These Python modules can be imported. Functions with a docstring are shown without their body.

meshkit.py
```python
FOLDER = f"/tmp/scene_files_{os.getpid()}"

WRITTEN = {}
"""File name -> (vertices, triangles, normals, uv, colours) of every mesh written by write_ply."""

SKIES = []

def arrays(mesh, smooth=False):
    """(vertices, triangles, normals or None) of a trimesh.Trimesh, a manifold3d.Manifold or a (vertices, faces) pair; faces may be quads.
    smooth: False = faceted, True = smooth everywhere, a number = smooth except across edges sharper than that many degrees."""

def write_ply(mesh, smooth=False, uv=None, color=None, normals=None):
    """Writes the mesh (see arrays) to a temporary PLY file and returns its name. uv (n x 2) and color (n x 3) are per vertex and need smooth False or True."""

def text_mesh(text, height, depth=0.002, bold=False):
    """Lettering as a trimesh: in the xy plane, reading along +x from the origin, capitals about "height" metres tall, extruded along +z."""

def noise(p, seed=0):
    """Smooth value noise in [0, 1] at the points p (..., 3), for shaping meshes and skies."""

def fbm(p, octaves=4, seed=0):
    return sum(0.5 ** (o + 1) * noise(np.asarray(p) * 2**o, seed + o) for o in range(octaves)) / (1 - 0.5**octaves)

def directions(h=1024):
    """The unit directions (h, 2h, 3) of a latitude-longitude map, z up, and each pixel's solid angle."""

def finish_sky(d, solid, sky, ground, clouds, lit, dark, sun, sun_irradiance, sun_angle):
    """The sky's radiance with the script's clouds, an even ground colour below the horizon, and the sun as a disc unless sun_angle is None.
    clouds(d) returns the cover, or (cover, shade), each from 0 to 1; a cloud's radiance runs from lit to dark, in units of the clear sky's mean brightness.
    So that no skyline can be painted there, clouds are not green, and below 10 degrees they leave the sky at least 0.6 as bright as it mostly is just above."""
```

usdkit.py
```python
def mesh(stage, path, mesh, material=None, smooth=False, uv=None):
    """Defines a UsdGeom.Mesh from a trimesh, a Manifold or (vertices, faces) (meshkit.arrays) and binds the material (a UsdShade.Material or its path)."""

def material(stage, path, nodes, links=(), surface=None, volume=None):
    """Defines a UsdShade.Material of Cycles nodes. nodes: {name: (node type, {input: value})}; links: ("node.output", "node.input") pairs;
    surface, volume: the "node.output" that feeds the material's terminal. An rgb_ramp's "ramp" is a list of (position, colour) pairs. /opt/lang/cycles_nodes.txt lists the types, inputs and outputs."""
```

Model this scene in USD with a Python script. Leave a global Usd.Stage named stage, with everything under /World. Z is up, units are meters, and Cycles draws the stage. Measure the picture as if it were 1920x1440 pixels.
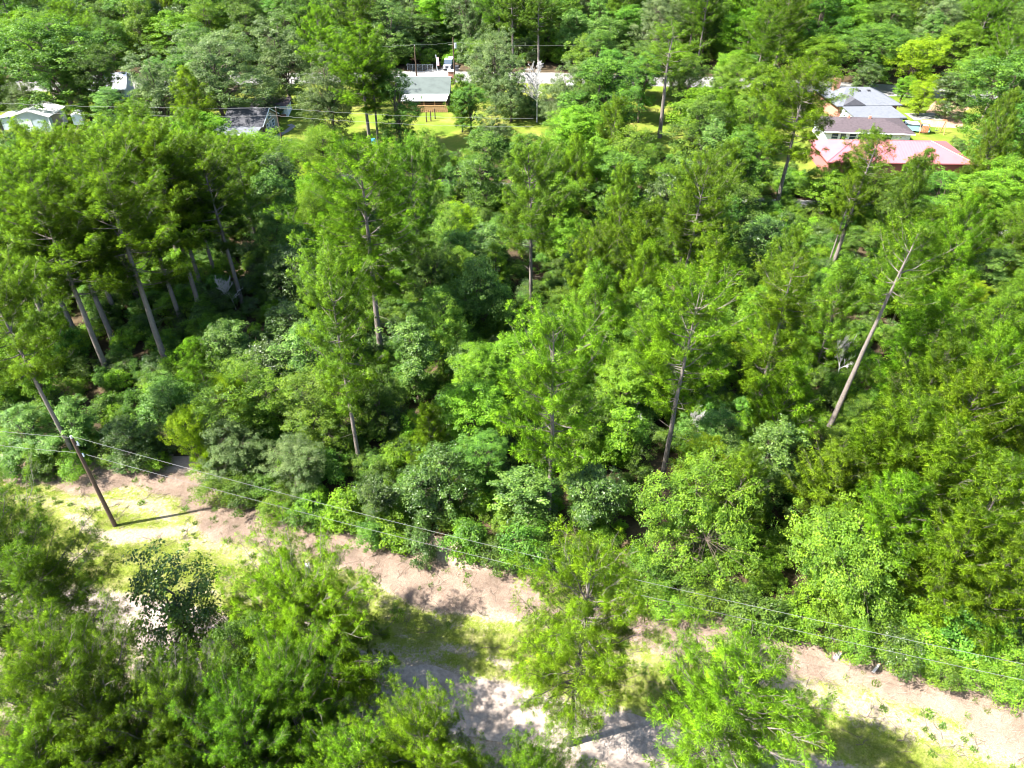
import math
import numpy as np
import usdkit, meshkit
from pxr import Usd, UsdGeom, UsdLux, UsdShade, Sdf, Gf, Vt

stage = Usd.Stage.CreateInMemory()
UsdGeom.SetStageUpAxis(stage, UsdGeom.Tokens.z)
UsdGeom.SetStageMetersPerUnit(stage, 1.0)
UsdGeom.Xform.Define(stage, '/World')

# ------------------------------------------------------------------ camera, sky, sun, exposure
CAM_H, PITCH, EXPOSURE = 42.0, math.radians(37.5), 2.35
SUN_EL, SUN_AZ = math.radians(50.0), math.radians(255.4)      # direction towards the sun, azimuth from +y towards +x
SUN_I, SKY_S = 1.25, 0.088

cam = UsdGeom.Camera.Define(stage, '/World/camera')
cam.CreateHorizontalApertureAttr(36.0)
cam.CreateVerticalApertureAttr(27.0)
cam.CreateFocalLengthAttr(36.0 * 1356 / 1920)
cam.CreateClippingRangeAttr(Gf.Vec2f(0.1, 5000))
cam.CreateExposureAttr(EXPOSURE)
cam.CreateFocusDistanceAttr(80.0)
cam.AddTranslateOp().Set(Gf.Vec3d(0, 0, CAM_H))
cam.AddRotateXOp().Set(90.0 - math.degrees(PITCH))

sun_dir = np.array([math.sin(SUN_AZ) * math.cos(SUN_EL), math.cos(SUN_AZ) * math.cos(SUN_EL), math.sin(SUN_EL)])
usdkit.material(stage, '/World/Looks/sky', {
    'sky': ('sky_texture', {'sky_type': 'single_scattering', 'sun_disc': False, 'sun_elevation': SUN_EL, 'sun_rotation': SUN_AZ % (2 * math.pi),
                            'air_density': 1.0, 'aerosol_density': 1.2, 'ozone_density': 1.0}),
    'bg': ('background_shader', {'strength': SKY_S})}, [('sky.color', 'bg.color')], surface='bg.background')
dome = UsdLux.DomeLight.Define(stage, '/World/sky')
UsdShade.MaterialBindingAPI.Apply(dome.GetPrim()).Bind(UsdShade.Material.Get(stage, '/World/Looks/sky'))
sun = UsdLux.DistantLight.Define(stage, '/World/sun')
sun.CreateIntensityAttr(SUN_I)
sun.CreateNormalizeAttr(True)
sun.CreateAngleAttr(0.53)
sun.CreateColorAttr(Gf.Vec3f(1.0, 0.96, 0.89))
q = Gf.Rotation(Gf.Vec3d(0, 0, 1), Gf.Vec3d(*map(float, sun_dir)))
sun.AddTransformOp().Set(Gf.Matrix4d().SetRotate(q))

# ------------------------------------------------------------------ reading positions: where a line of sight meets a level at height z
FPX = 1356.0
_f = np.array([0, math.cos(PITCH), -math.sin(PITCH)])
_u = np.array([0, math.sin(PITCH), math.cos(PITCH)])


def at(x, y, z=0.0):
    d = _f * FPX + np.array([1., 0, 0]) * (x - 960) - _u * (y - 720)
    return np.array([0, 0, CAM_H]) + d * ((z - CAM_H) / d[2])


def proj(p):
    p = np.asarray(p, float) - [0, 0, CAM_H]
    w = p @ _f
    return 960 + FPX * p[..., 0] / w, 720 - FPX * (p @ _u) / w


# ------------------------------------------------------------------ materials
def mat(name, nodes, links, surface='p.BSDF', volume=None):
    return usdkit.material(stage, '/World/Looks/' + name, nodes, links, surface=surface, volume=volume)


def plain(name, col, rough=0.7, spec=0.3, metal=0.0, var=0.12, scale=6.0, bump=0.0):
    c = np.array(col)
    nodes = {'g': ('geometry', {}), 'n': ('noise_texture', {'scale': scale, 'detail': 5.0, 'roughness': 0.65}),
             'r': ('rgb_ramp', {'ramp': [(0.25, c * (1 - var * 2)), (0.5, c), (0.75, np.clip(c * (1 + var), 0, .9))]}),
             'p': ('principled_bsdf', {'roughness': rough, 'specular_ior_level': spec, 'metallic': metal})}
    links = [('g.position', 'n.vector'), ('n.fac', 'r.fac'), ('r.color', 'p.base_color')]
    if bump:
        nodes['b'] = ('bump', {'strength': 0.6, 'distance': bump})
        links += [('n.fac', 'b.height'), ('b.normal', 'p.normal')]
    return mat(name, nodes, links)


def leaf_mat(name, dark, mid, light, trans, fac=0.38, rough=0.5, spec=0.35, hue=0.02, val=0.25):
    """tint (0..1) differs from leaf to leaf, object_info.random from tree to tree, the noise from bough to bough."""
    nodes = {
        'a': ('attribute', {'attribute': 'tint'}), 'g': ('geometry', {}), 'o': ('object_info', {}),
        'r': ('rgb_ramp', {'ramp': [(0.0, dark), (0.5, mid), (1.0, light)]}),
        'n': ('noise_texture', {'scale': 0.55, 'detail': 2.0}),
        'nv': ('map_range', {'from_min': 0.3, 'from_max': 0.7, 'to_min': 0.78, 'to_max': 1.22}),
        'hv': ('map_range', {'to_min': 0.5 - hue, 'to_max': 0.5 + hue * .6}),
        'vv': ('map_range', {'to_min': 1 - val, 'to_max': 1 + val}),
        'm': ('math', {'math_type': 'multiply'}),
        'h': ('hsv', {}), 'ht': ('hsv', {}), 'tm': ('mix', {'mix_type': 'multiply', 'fac': 1.0, 'color2': trans}),
        'gain': ('mix', {'mix_type': 'multiply', 'fac': 1.0, 'color2': (1, 1, 1)}),
        'p': ('principled_bsdf', {'roughness': rough, 'specular_ior_level': spec}),
        't': ('translucent_bsdf', {}), 'x': ('mix_closure', {'fac': fac})}
    links = [('a.fac', 'r.fac'), ('g.position', 'n.vector'), ('n.fac', 'nv.value'), ('o.random', 'hv.value'), ('o.random', 'vv.value'),
             ('nv.result', 'm.value1'), ('vv.result', 'm.value2'), ('r.color', 'h.color'), ('hv.result', 'h.hue'), ('m.value', 'h.value'),
             ('h.color', 'p.base_color'), ('h.color', 'tm.color1'), ('tm.color', 't.color'), ('p.BSDF', 'x.closure1'), ('t.BSDF', 'x.closure2')]
    del nodes['ht'], nodes['gain']
    return mat(name, nodes, links, surface='x.closure')


TR = (1.55, 1.7, .7)
leaf_mat('pine_needles', (.036, .088, .010), (.088, .188, .017), (.165, .295, .030), (1.9, 1.95, .8), .48, .55, .22, .015, .16)
leaf_mat('pine_needles_fresh', (.050, .114, .010), (.116, .228, .018), (.205, .345, .032), (1.9, 1.95, .8), .50, .55, .22, .015, .16)
leaf_mat('leaf_mid', (.030, .080, .009), (.068, .150, .014), (.130, .245, .022), TR, .38, .45, .35, .018, .22)
leaf_mat('leaf_bright', (.060, .135, .008), (.125, .240, .012), (.20, .340, .018), TR, .42, .45, .3, .012, .18)
leaf_mat('leaf_yellow', (.11, .19, .005), (.20, .31, .008), (.29, .39, .012), TR, .42, .5, .25, .010, .12)
leaf_mat('leaf_grey', (.050, .090, .026), (.098, .155, .042), (.165, .230, .072), (1.5, 1.7, 1.0), .34, .45, .4, .012, .15)
leaf_mat('leaf_blue', (.036, .092, .014), (.082, .170, .024), (.165, .280, .048), (1.5, 1.75, .9), .36, .42, .4, .012, .15)
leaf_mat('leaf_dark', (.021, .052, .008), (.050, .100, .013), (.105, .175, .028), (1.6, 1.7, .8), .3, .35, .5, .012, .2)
leaf_mat('leaf_fine', (.050, .110, .008), (.108, .200, .013), (.185, .290, .020), TR, .40, .48, .35, .010, .15)
plain('bark_pine', (.15, .128, .112), .9, .1, 0, .3, 9, .03)
plain('bark_dark', (.12, .095, .075), .9, .1, 0, .3, 8, .03)
plain('bark_dead', (.40, .38, .365), .9, .1, 0, .15, 8)
plain('pole_wood', (.085, .058, .042), .85, .15, 0, .25, 5)
plain('post_wood', (.20, .175, .15), .9, .1, 0, .2, 9)
plain('wire_metal', (.14, .14, .14), .6, .5, 0.0, .05)
plain('grey_metal', (.42, .44, .45), .5, .5, 0.3, .05)
plain('white_paint', (.74, .76, .78), .5, .4, 0, .04)
plain('white_roof', (.62, .61, .62), .45, .4, 0, .06, .8)
plain('pale_blue_siding', (.36, .42, .47), .55, .35, 0, .06, 1.5)
plain('charcoal_shingle', (.060, .060, .068), .85, .2, 0, .2, 3)
plain('brown_shingle', (.07, .055, .06), .85, .2, 0, .2, 3)
plain('grey_shingle', (.115, .122, .138), .85, .2, 0, .13, 2.2)
plain('green_grey_roof', (.075, .09, .082), .6, .3, 0, .12, .7)
plain('red_metal', (.36, .115, .13), .4, .5, 0.0, .07, .8)
plain('tan_siding', (.27, .24, .19), .75, .3, 0, .07, 1.5)
plain('brick', (.36, .18, .13), .85, .2, 0, .2, 7)
plain('brown_siding', (.09, .065, .05), .8, .2, 0, .15, 2)
plain('deck_wood', (.42, .25, .13), .8, .2, 0, .15, 3)
plain('window_glass', (.05, .07, .09), .08, .6, 0, .05)
plain('dark_opening', (.012, .012, .014), .8, .1, 0, .1)
plain('car_black', (.03, .032, .036), .25, .6, 0, .05)
plain('car_white', (.78, .80, .82), .25, .6, 0, .03)
plain('car_teal', (.20, .48, .42), .3, .6, 0, .05)
plain('rubber', (.02, .02, .022), .8, .2, 0, .1)
plain('red_plastic', (.75, .05, .035), .5, .4, 0, .05)
plain('blue_plastic', (.04, .26, .62), .5, .4, 0, .1)
plain('green_box', (.20, .27, .22), .5, .4, 0, .06)
plain('swing_wood', (.46, .20, .10), .8, .2, 0, .12)
plain('flag_cloth', (.72, .42, .42), .8, .2, 0, .2, 9)


def ground_mat(name, stops, scale, detail=8.0, rough=.95, bump=.03, fine=6.0):
    return mat(name, {
        'g': ('geometry', {}), 'n': ('noise_texture', {'scale': scale, 'detail': detail, 'roughness': .68}),
        'n2': ('noise_texture', {'scale': fine, 'detail': 4.0, 'roughness': .7}),
        'r': ('rgb_ramp', {'ramp': stops}), 'mr': ('map_range', {'from_min': .3, 'from_max': .7, 'to_min': .72, 'to_max': 1.25}),
        'h': ('hsv', {}), 'b': ('bump', {'strength': .7, 'distance': bump}),
        'p': ('principled_bsdf', {'roughness': rough, 'specular_ior_level': .1})},
        [('g.position', 'n.vector'), ('g.position', 'n2.vector'), ('n.fac', 'r.fac'), ('r.color', 'h.color'), ('n2.fac', 'mr.value'), ('mr.result', 'h.value'),
         ('h.color', 'p.base_color'), ('n2.fac', 'b.height'), ('b.normal', 'p.normal')])


ground_mat('forest_floor', [(.3, (.030, .024, .014)), (.5, (.060, .044, .026)), (.7, (.10, .07, .04))], .5)
ground_mat('lawn_grass', [(.3, (.055, .10, .010)), (.45, (.095, .140, .014)), (.58, (.14, .155, .026)), (.72, (.22, .18, .08))], .16, bump=.05)
ground_mat('dirt_road', [(.3, (.17, .135, .11)), (.5, (.245, .20, .168)), (.7, (.30, .255, .22))], .45, fine=3.0)
ground_mat('concrete', [(.3, (.17, .165, .155)), (.7, (.23, .22, .21))], .5)
ground_mat('brown_dirt', [(.3, (.24, .155, .10)), (.7, (.40, .27, .18))], .5)
# verge: straw, sand and grass by the mask on the mesh, broken up by fine noise
mat('verge_mix', {
    'g': ('geometry', {}), 'a': ('attribute', {'attribute': 'cover'}), 's': ('separate_color', {}),
    'n': ('noise_texture', {'scale': 3.4, 'detail': 8.0, 'roughness': .8}), 'n2': ('noise_texture', {'scale': 9.0, 'detail': 5.0, 'roughness': .75}),
    'n3': ('noise_texture', {'scale': .9, 'detail': 7.0, 'roughness': .75}), 'dry': ('map_range', {'range_type': 'smoothstep', 'from_min': .44, 'from_max': .66, 'to_max': .8}), 'gm': ('mix', {'color2': (.27, .235, .115)}),
    'straw': ('rgb_ramp', {'ramp': [(.26, (.13, .088, .062)), (.42, (.27, .195, .150)), (.58, (.36, .285, .23)), (.75, (.43, .37, .31))]}),
    'sand': ('rgb_ramp', {'ramp': [(.28, (.14, .110, .074)), (.5, (.245, .20, .148)), (.72, (.33, .285, .225))]}),
    'grass': ('rgb_ramp', {'ramp': [(.25, (.055, .090, .012)), (.45, (.125, .165, .020)), (.6, (.19, .215, .038)), (.78, (.28, .26, .10))]}),
    'ns': ('math', {'math_type': 'subtract', 'value2': .5}), 'nm': ('math', {'math_type': 'multiply', 'value2': 3.2}),
    'a1': ('math', {'math_type': 'add'}), 'a2': ('math', {'math_type': 'add'}),
    'k1': ('map_range', {'range_type': 'smoothstep', 'from_min': .26, 'from_max': .74}), 'k2': ('map_range', {'range_type': 'smoothstep', 'from_min': .26, 'from_max': .74}),
    'm1': ('mix', {}), 'm2': ('mix', {}), 'b': ('bump', {'strength': .9, 'distance': .06}),
    'p': ('principled_bsdf', {'roughness': .95, 'specular_ior_level': .08})},
    [('g.position', 'n.vector'), ('g.position', 'n2.vector'), ('a.color', 's.color'), ('n2.fac', 'straw.fac'), ('n2.fac', 'sand.fac'), ('n2.fac', 'grass.fac'),
     ('n.fac', 'ns.value1'), ('ns.value', 'nm.value1'), ('nm.value', 'a1.value1'), ('s.r', 'a1.value2'), ('nm.value', 'a2.value1'), ('s.g', 'a2.value2'),
     ('a1.value', 'k1.value'), ('a2.value', 'k2.value'), ('k2.result', 'm1.fac'), ('g.position', 'n3.vector'), ('n3.fac', 'dry.value'), ('dry.result', 'gm.fac'), ('grass.color', 'gm.color1'), ('gm.color', 'm1.color1'), ('sand.color', 'm1.color2'),
     ('k1.result', 'm2.fac'), ('m1.color', 'm2.color1'), ('straw.color', 'm2.color2'), ('m2.color', 'p.base_color'), ('n2.fac', 'b.height'), ('b.normal', 'p.normal')])

# ------------------------------------------------------------------ helpers for prims
_used = {}


def numbered(name):
    k = _used.get(name, 0)
    _used[name] = k + 1
    return name if k == 0 else f'{name}_{k:03d}'


_partno = {}


def part_name(parent, name):
    key = (str(parent), name)
    k = _partno.get(key, 0)
    _partno[key] = k + 1
    return name if k == 0 else f'{name}_{k:03d}'


def tag(prim, label=None, cat=None, group=None, kind=None):
    for k, v in (('label', label), ('category', cat), ('group', group), ('kind', kind)):
        if v:
            prim.SetCustomDataByKey(k, v)
    return prim


def xform(path, loc=(0, 0, 0), rotz=0.0, scale=None, tilt=None):
    x = UsdGeom.Xform.Define(stage, path)
    m = Gf.Matrix4d(1.0)
    if scale is not None:
        m = m * Gf.Matrix4d().SetScale(Gf.Vec3d(*map(float, scale)))
    m = m * Gf.Matrix4d().SetRotate(Gf.Rotation(Gf.Vec3d(0, 0, 1), math.degrees(rotz)))
    if tilt is not None:
        ax, ang = tilt
        m = m * Gf.Matrix4d().SetRotate(Gf.Rotation(Gf.Vec3d(*map(float, ax)), math.degrees(ang)))
    m = m * Gf.Matrix4d().SetTranslate(Gf.Vec3d(*map(float, loc)))
    x.AddTransformOp().Set(m)
    return x.GetPrim()


def thing(name, label, cat, loc=(0, 0, 0), rotz=0.0, group=None):
    return tag(xform('/World/' + numbered(name), loc, rotz), label, cat, group)


class MB:
    """collects triangles; build() makes them one Mesh prim"""

    def __init__(self):
        self.v, self.f, self.n = [], [], 0

    def add(self, v, f):
        v, f = np.asarray(v, float), np.asarray(f, int)
        if f.shape[1] == 4:
            f = np.vstack([f[:, [0, 1, 2]], f[:, [0, 2, 3]]])
        self.v.append(v)
        self.f.append(f + self.n)
        self.n += len(v)
        return self

    def box(self, lo, hi):
        (a, b, c), (d, e, g) = lo, hi
        v = [(a, b, c), (d, b, c), (d, e, c), (a, e, c), (a, b, g), (d, b, g), (d, e, g), (a, e, g)]
        return self.add(v, [(0, 3, 2, 1), (4, 5, 6, 7), (0, 1, 5, 4), (1, 2, 6, 5), (2, 3, 7, 6), (3, 0, 4, 7)])

    def tube(self, pts, radii, sides=6, cap=True):
        v, f = tube(pts, radii, sides, cap)
        return self.add(v, f)

    def slab(self, poly, t):
        """a plate: poly is a 3-D polygon (its upper face, counterclockwise from above), t its thickness downwards"""
        p = np.asarray(poly, float)
        n = len(p)
        v = np.vstack([p, p - [0, 0, t]])
        f = [(0, i, i + 1) for i in range(1, n - 1)] + [(n, n + i + 1, n + i) for i in range(1, n - 1)]
        for i in range(n):
            j = (i + 1) % n
            f += [(i, n + i, n + j), (i, n + j, j)]
        return self.add(v, f)

    def arrays(self):
        return np.vstack(self.v), np.vstack(self.f)

    def build(self, name, material, parent, smooth=False, label=None, kind=None):
        base = parent.GetPath() if hasattr(parent, 'GetPath') else Sdf.Path(parent)
        m = usdkit.mesh(stage, f'{base}/{part_name(base, name)}', self.arrays(), '/World/Looks/' + material, smooth)
        if label or kind:
            tag(m.GetPrim(), label, kind=kind)
        return m.GetPrim()


def tube(pts, radii, sides=6, cap=True):
    pts = np.asarray(pts, float)
    n = len(pts)
    radii = np.broadcast_to(np.asarray(radii, float), (n,))
    t = np.gradient(pts, axis=0)
    t /= np.maximum(np.linalg.norm(t, axis=1, keepdims=True), 1e-9)
    a = np.array([0, 0, 1.0]) if abs(t[0, 2]) < .9 else np.array([1.0, 0, 0])
    x = np.cross(t, a)
    x /= np.maximum(np.linalg.norm(x, axis=1, keepdims=True), 1e-9)
    y = np.cross(t, x)
    ang = np.arange(sides) / sides * 2 * np.pi
    v = pts[:, None] + radii[:, None, None] * (np.cos(ang)[None, :, None] * x[:, None] + np.sin(ang)[None, :, None] * y[:, None])
    v = v.reshape(-1, 3)
    i = np.arange(n - 1)[:, None] * sides + np.arange(sides)[None]
    j = np.arange(n - 1)[:, None] * sides + (np.arange(sides)[None] + 1) % sides
    f = np.vstack([np.stack([i, j, j + sides], -1).reshape(-1, 3), np.stack([i, j + sides, i + sides], -1).reshape(-1, 3)])
    if cap:
        e = (n - 1) * sides
        f = np.vstack([f, [(e, e + k, e + k + 1) for k in range(1, sides - 1)], [(0, k + 1, k) for k in range(1, sides - 1)]])
    return v, f


def sheet(name, poly, z, material, label, cat=None, kind='structure'):
    p = np.asarray(poly, float)[:, :2]
    import shapely.geometry as sg
    import trimesh
    v, f = trimesh.creation.triangulate_polygon(sg.Polygon(p).buffer(0), engine='earcut')
    v3 = np.column_stack([v, np.full(len(v), z)])
    nz = np.cross(v3[f[:, 1]] - v3[f[:, 0]], v3[f[:, 2]] - v3[f[:, 0]])[:, 2]
    f = np.where((nz < 0)[:, None], f[:, ::-1], f)
    m = usdkit.mesh(stage, '/World/' + numbered(name), (v3, f), '/World/Looks/' + material)
    return tag(m.GetPrim(), label, cat, kind=kind)


def ragged(pts, amp, step, seed, closed=False):
    """resample a polyline finely and shift it by noise, for edges that wander"""
    p = np.asarray(pts, float)[:, :2]
    if closed:
        p = np.vstack([p, p[:1]])
    d = np.r_[0, np.cumsum(np.linalg.norm(np.diff(p, axis=0), axis=1))]
    s = np.arange(0, d[-1], step)
    q = np.stack([np.interp(s, d, p[:, k]) for k in range(2)], 1)
    z = np.column_stack([q * 0.6, np.full(len(q), seed * 7.3)])
    z2 = np.column_stack([q * 2.2, np.full(len(q), seed * 3.1)])
    q[:, 0] += amp * ((meshkit.noise(z, seed) - .5) * 1.6 + (meshkit.noise(z2, seed + 2) - .5) * .7)
    q[:, 1] += amp * ((meshkit.noise(z, seed + 1) - .5) * 1.6 + (meshkit.noise(z2, seed + 3) - .5) * .7)
    return q


# ------------------------------------------------------------------ setting: ground, verge, road, street, lawns
tag(usdkit.mesh(stage, '/World/ground', (np.array([(-900, -200, 0), (900, -200, 0), (900, 1600, 0), (-900, 1600, 0)], float), np.array([(0, 1, 2), (0, 2, 3)])), '/World/Looks/forest_floor').GetPrim(),
    'brown leaf-littered forest floor under all the trees', 'ground', kind='structure')

EDGE_PX = [(-260, 840), (0, 872), (190, 886), (350, 900), (430, 958), (600, 1000), (750, 1042), (860, 1082), (960, 1090), (1100, 1115), (1300, 1180), (1450, 1192), (1600, 1242), (1750, 1292), (1920, 1336), (2300, 1430)]
EDGE = np.array([at(*p)[:2] for p in EDGE_PX])
ROAD_UP = np.array([at(*p)[:2] for p in [(-420, 985), (0, 1072), (140, 1103), (400, 1152), (705, 1231), (980, 1292), (1250, 1358), (1500, 1420), (2000, 1545)]])
ROAD_LO = np.array([at(*p)[:2] for p in [(-420, 1065), (0, 1158), (170, 1196), (400, 1248), (760, 1352), (960, 1396), (1150, 1440), (1500, 1530), (2000, 1670)]])


def seg_dist(p, line):
    """distance of points p (n,2) to a polyline, and the side (>0: right of the direction of travel)"""
    best, side = np.full(len(p), 1e9), np.zeros(len(p))
    for a, b in zip(line[:-1], line[1:]):
        ab = b - a
        t = np.clip(((p - a) @ ab) / (ab @ ab), 0, 1)
        r = p - (a + t[:, None] * ab)
        d = np.linalg.norm(r, axis=1)
        k = d < best
        best = np.where(k, d, best)
        side = np.where(k, ab[1] * r[:, 0] - ab[0] * r[:, 1], side)
    return best * np.where(side >= 0, 1, -1)


def sstep(a, b, x):
    t = np.clip((x - a) / (b - a), 0, 1)
    return t * t * (3 - 2 * t)


gx, gy = np.meshgrid(np.arange(-70, 62, .3), np.arange(6, 62, .3))
P2 = np.column_stack([gx.ravel(), gy.ravel()])
d_edge = seg_dist(P2, EDGE)
d_road = seg_dist(P2, ROAD_UP)          # >0: on the camera's side of the road's upper edge
z0 = np.zeros(len(P2))
nA = meshkit.fbm(np.column_stack([P2 * [.16, .38], z0]), 4, 3) - .5
nB = meshkit.fbm(np.column_stack([P2 * [.5, .9], z0]), 3, 11) - .5
straw = sstep(3.4, .9, d_edge + nA * 3.0 + nB * 1.8)
sand = sstep(.12, .30, nA + nB * .5 - .02) * .5
band = np.exp(-((d_edge - 3.6 + nA * 2) / 1.0) ** 2) * .6
sand = np.maximum(sand, band * sstep(-.3, .25, nB + nA))
sand = np.maximum(sand, sstep(-.7, .1, d_road + nB) * sstep(.9, .2, np.abs(nB) * 2))
for px, w, k in (([(215, 1010), (300, 1000), (400, 985), (470, 990)], .45, .9), ([(130, 965), (180, 1000), (225, 1015)], .35, .9), ([(330, 1005), (480, 1040), (640, 1062), (800, 1105), (960, 1150), (1120, 1200)], .6, .6),
                 ([(700, 1085), (760, 1105), (840, 1130), (960, 1152)], .55, 1), ([(740, 1190), (830, 1215), (960, 1252)], .16, .9), ([(1300, 1205), (1400, 1250), (1500, 1290), (1640, 1330), (1800, 1385), (1960, 1430)], .8, .85),
                 ([(390, 1110), (480, 1120), (560, 1100)], .4, .6), ([(430, 1060), (520, 1055), (640, 1060)], .5, .7)):
    dd = np.abs(seg_dist(P2, np.array([at(*p)[:2] for p in px]))) + nB * 1.3 + nA * .8
    sand = np.maximum(sand, k * .8 * sstep(w * 2.2, w * .2, dd))
bare = np.array([at(*p)[:2] for p in [(1660, 1275), (1700, 1290), (1760, 1300)]])
straw = np.maximum(straw, sstep(1.6, .6, np.abs(seg_dist(P2, bare)) + nB))
cover = np.column_stack([straw, sand, z0])
ny, nx = gx.shape
idx = np.arange(ny * nx).reshape(ny, nx)
quad = np.stack([idx[:-1, :-1], idx[:-1, 1:], idx[1:, 1:], idx[1:, :-1]], -1).reshape(-1, 4)
keep = (d_edge[quad].max(1) > -2.5) & (d_road[quad].min(1) < 9)
quad = quad[keep]
vz = .006 + .05 * np.maximum(0, meshkit.fbm(np.column_stack([P2 * .5, z0]), 3, 21) - .35) * sstep(0.2, 1.5, np.abs(d_road)) * (d_road < 0)
usedv, inv = np.unique(quad, return_inverse=True)
vm = usdkit.mesh(stage, '/World/verge', (np.column_stack([P2, vz])[usedv], inv.reshape(-1, 4)), '/World/Looks/verge_mix', True)
UsdGeom.PrimvarsAPI(vm).CreatePrimvar('cover', Sdf.ValueTypeNames.Color3fArray, 'vertex').Set(Vt.Vec3fArray.FromNumpy(cover[usedv].astype(np.float32)))
tag(vm.GetPrim(), 'strip of grass, pale sand and reddish pine straw between road and forest', 'verge', kind='structure')

up, lo = ragged(ROAD_UP, .55, .2, 5), ragged(ROAD_LO, .5, .2, 9)
road_poly = np.vstack([up, lo[::-1]])
sheet('road', road_poly, .06, 'dirt_road', 'pale sandy dirt road crossing the foreground behind the near pines', 'road')

LAWN = np.array([at(*p)[:2] for p in [(-400, 272), (200, 262), (420, 275), (640, 292), (860, 300), (1080, 280), (1300, 300), (1500, 340), (1800, 345), (2200, 330), (2200, 185), (1920, 178), (1100, 150), (800, 142), (400, 160), (-400, 190)]])
sheet('lawn', ragged(LAWN, 1.2, .8, 31, True), .02, 'lawn_grass', 'bright green lawn around the houses beyond the forest', 'lawn')


def strip(name, px, w, z, material, label, seed, amp=.3, kind='structure'):
    c = np.array([at(*p)[:2] for p in px])
    t = np.gradient(c, axis=0)
    t /= np.linalg.norm(t, axis=1, keepdims=True)
    nrm = np.column_stack([-t[:, 1], t[:, 0]])
    a, b = ragged(c + nrm * w / 2, amp, .5, seed), ragged(c - nrm * w / 2, amp, .5, seed + 1)
    return sheet(name, np.vstack([a, b[::-1]]), z, material, label, 'road' if kind == 'structure' else None, kind)


strip('street', [(-300, 172), (200, 158), (500, 148), (780, 143), (1060, 147), (1400, 156), (1720, 172), (2200, 205)], 8.5, .03, 'concrete', 'white concrete street running behind the far houses', 41)
strip('back_lane', [(200, 306), (450, 324), (670, 336), (850, 347), (1100, 362), (1500, 385), (1860, 402), (2200, 425)], 3.6, .024, 'concrete', 'pale lane glimpsed between trees in front of the lawns', 44)
strip('driveway', [(1800, 182), (1775, 205), (1765, 222), (1780, 240)], 6.0, .036, 'brown_dirt', 'brown dirt driveway beside the grey-roofed house', 47, .6)
strip('parking_pad', [(1705, 219), (1735, 219), (1765, 219)], 4.2, .040, 'concrete', 'pale sandy parking patch on the lawn by the grey-roofed house', 49, .4)
strip('garden_path', [(495, 258), (520, 255), (538, 246), (550, 237), (541, 233)], 1.0, .036, 'concrete', 'curved pale garden border beside the tan house', 51, .1)
strip('driveway', [(800, 136), (835, 133), (850, 126)], 4.0, .036, 'concrete', 'pale driveway leading to the parked white-topped van', 53, .2)

# ------------------------------------------------------------------ buildings


def frame_of(px_front_left, px_front_right):
    """origin at the first foot point, angle of the front wall, its length"""
    a, b = at(*px_front_left), at(*px_front_right)
    d = b - a
    return a, math.atan2(d[1], d[0]), float(np.linalg.norm(d))


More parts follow.
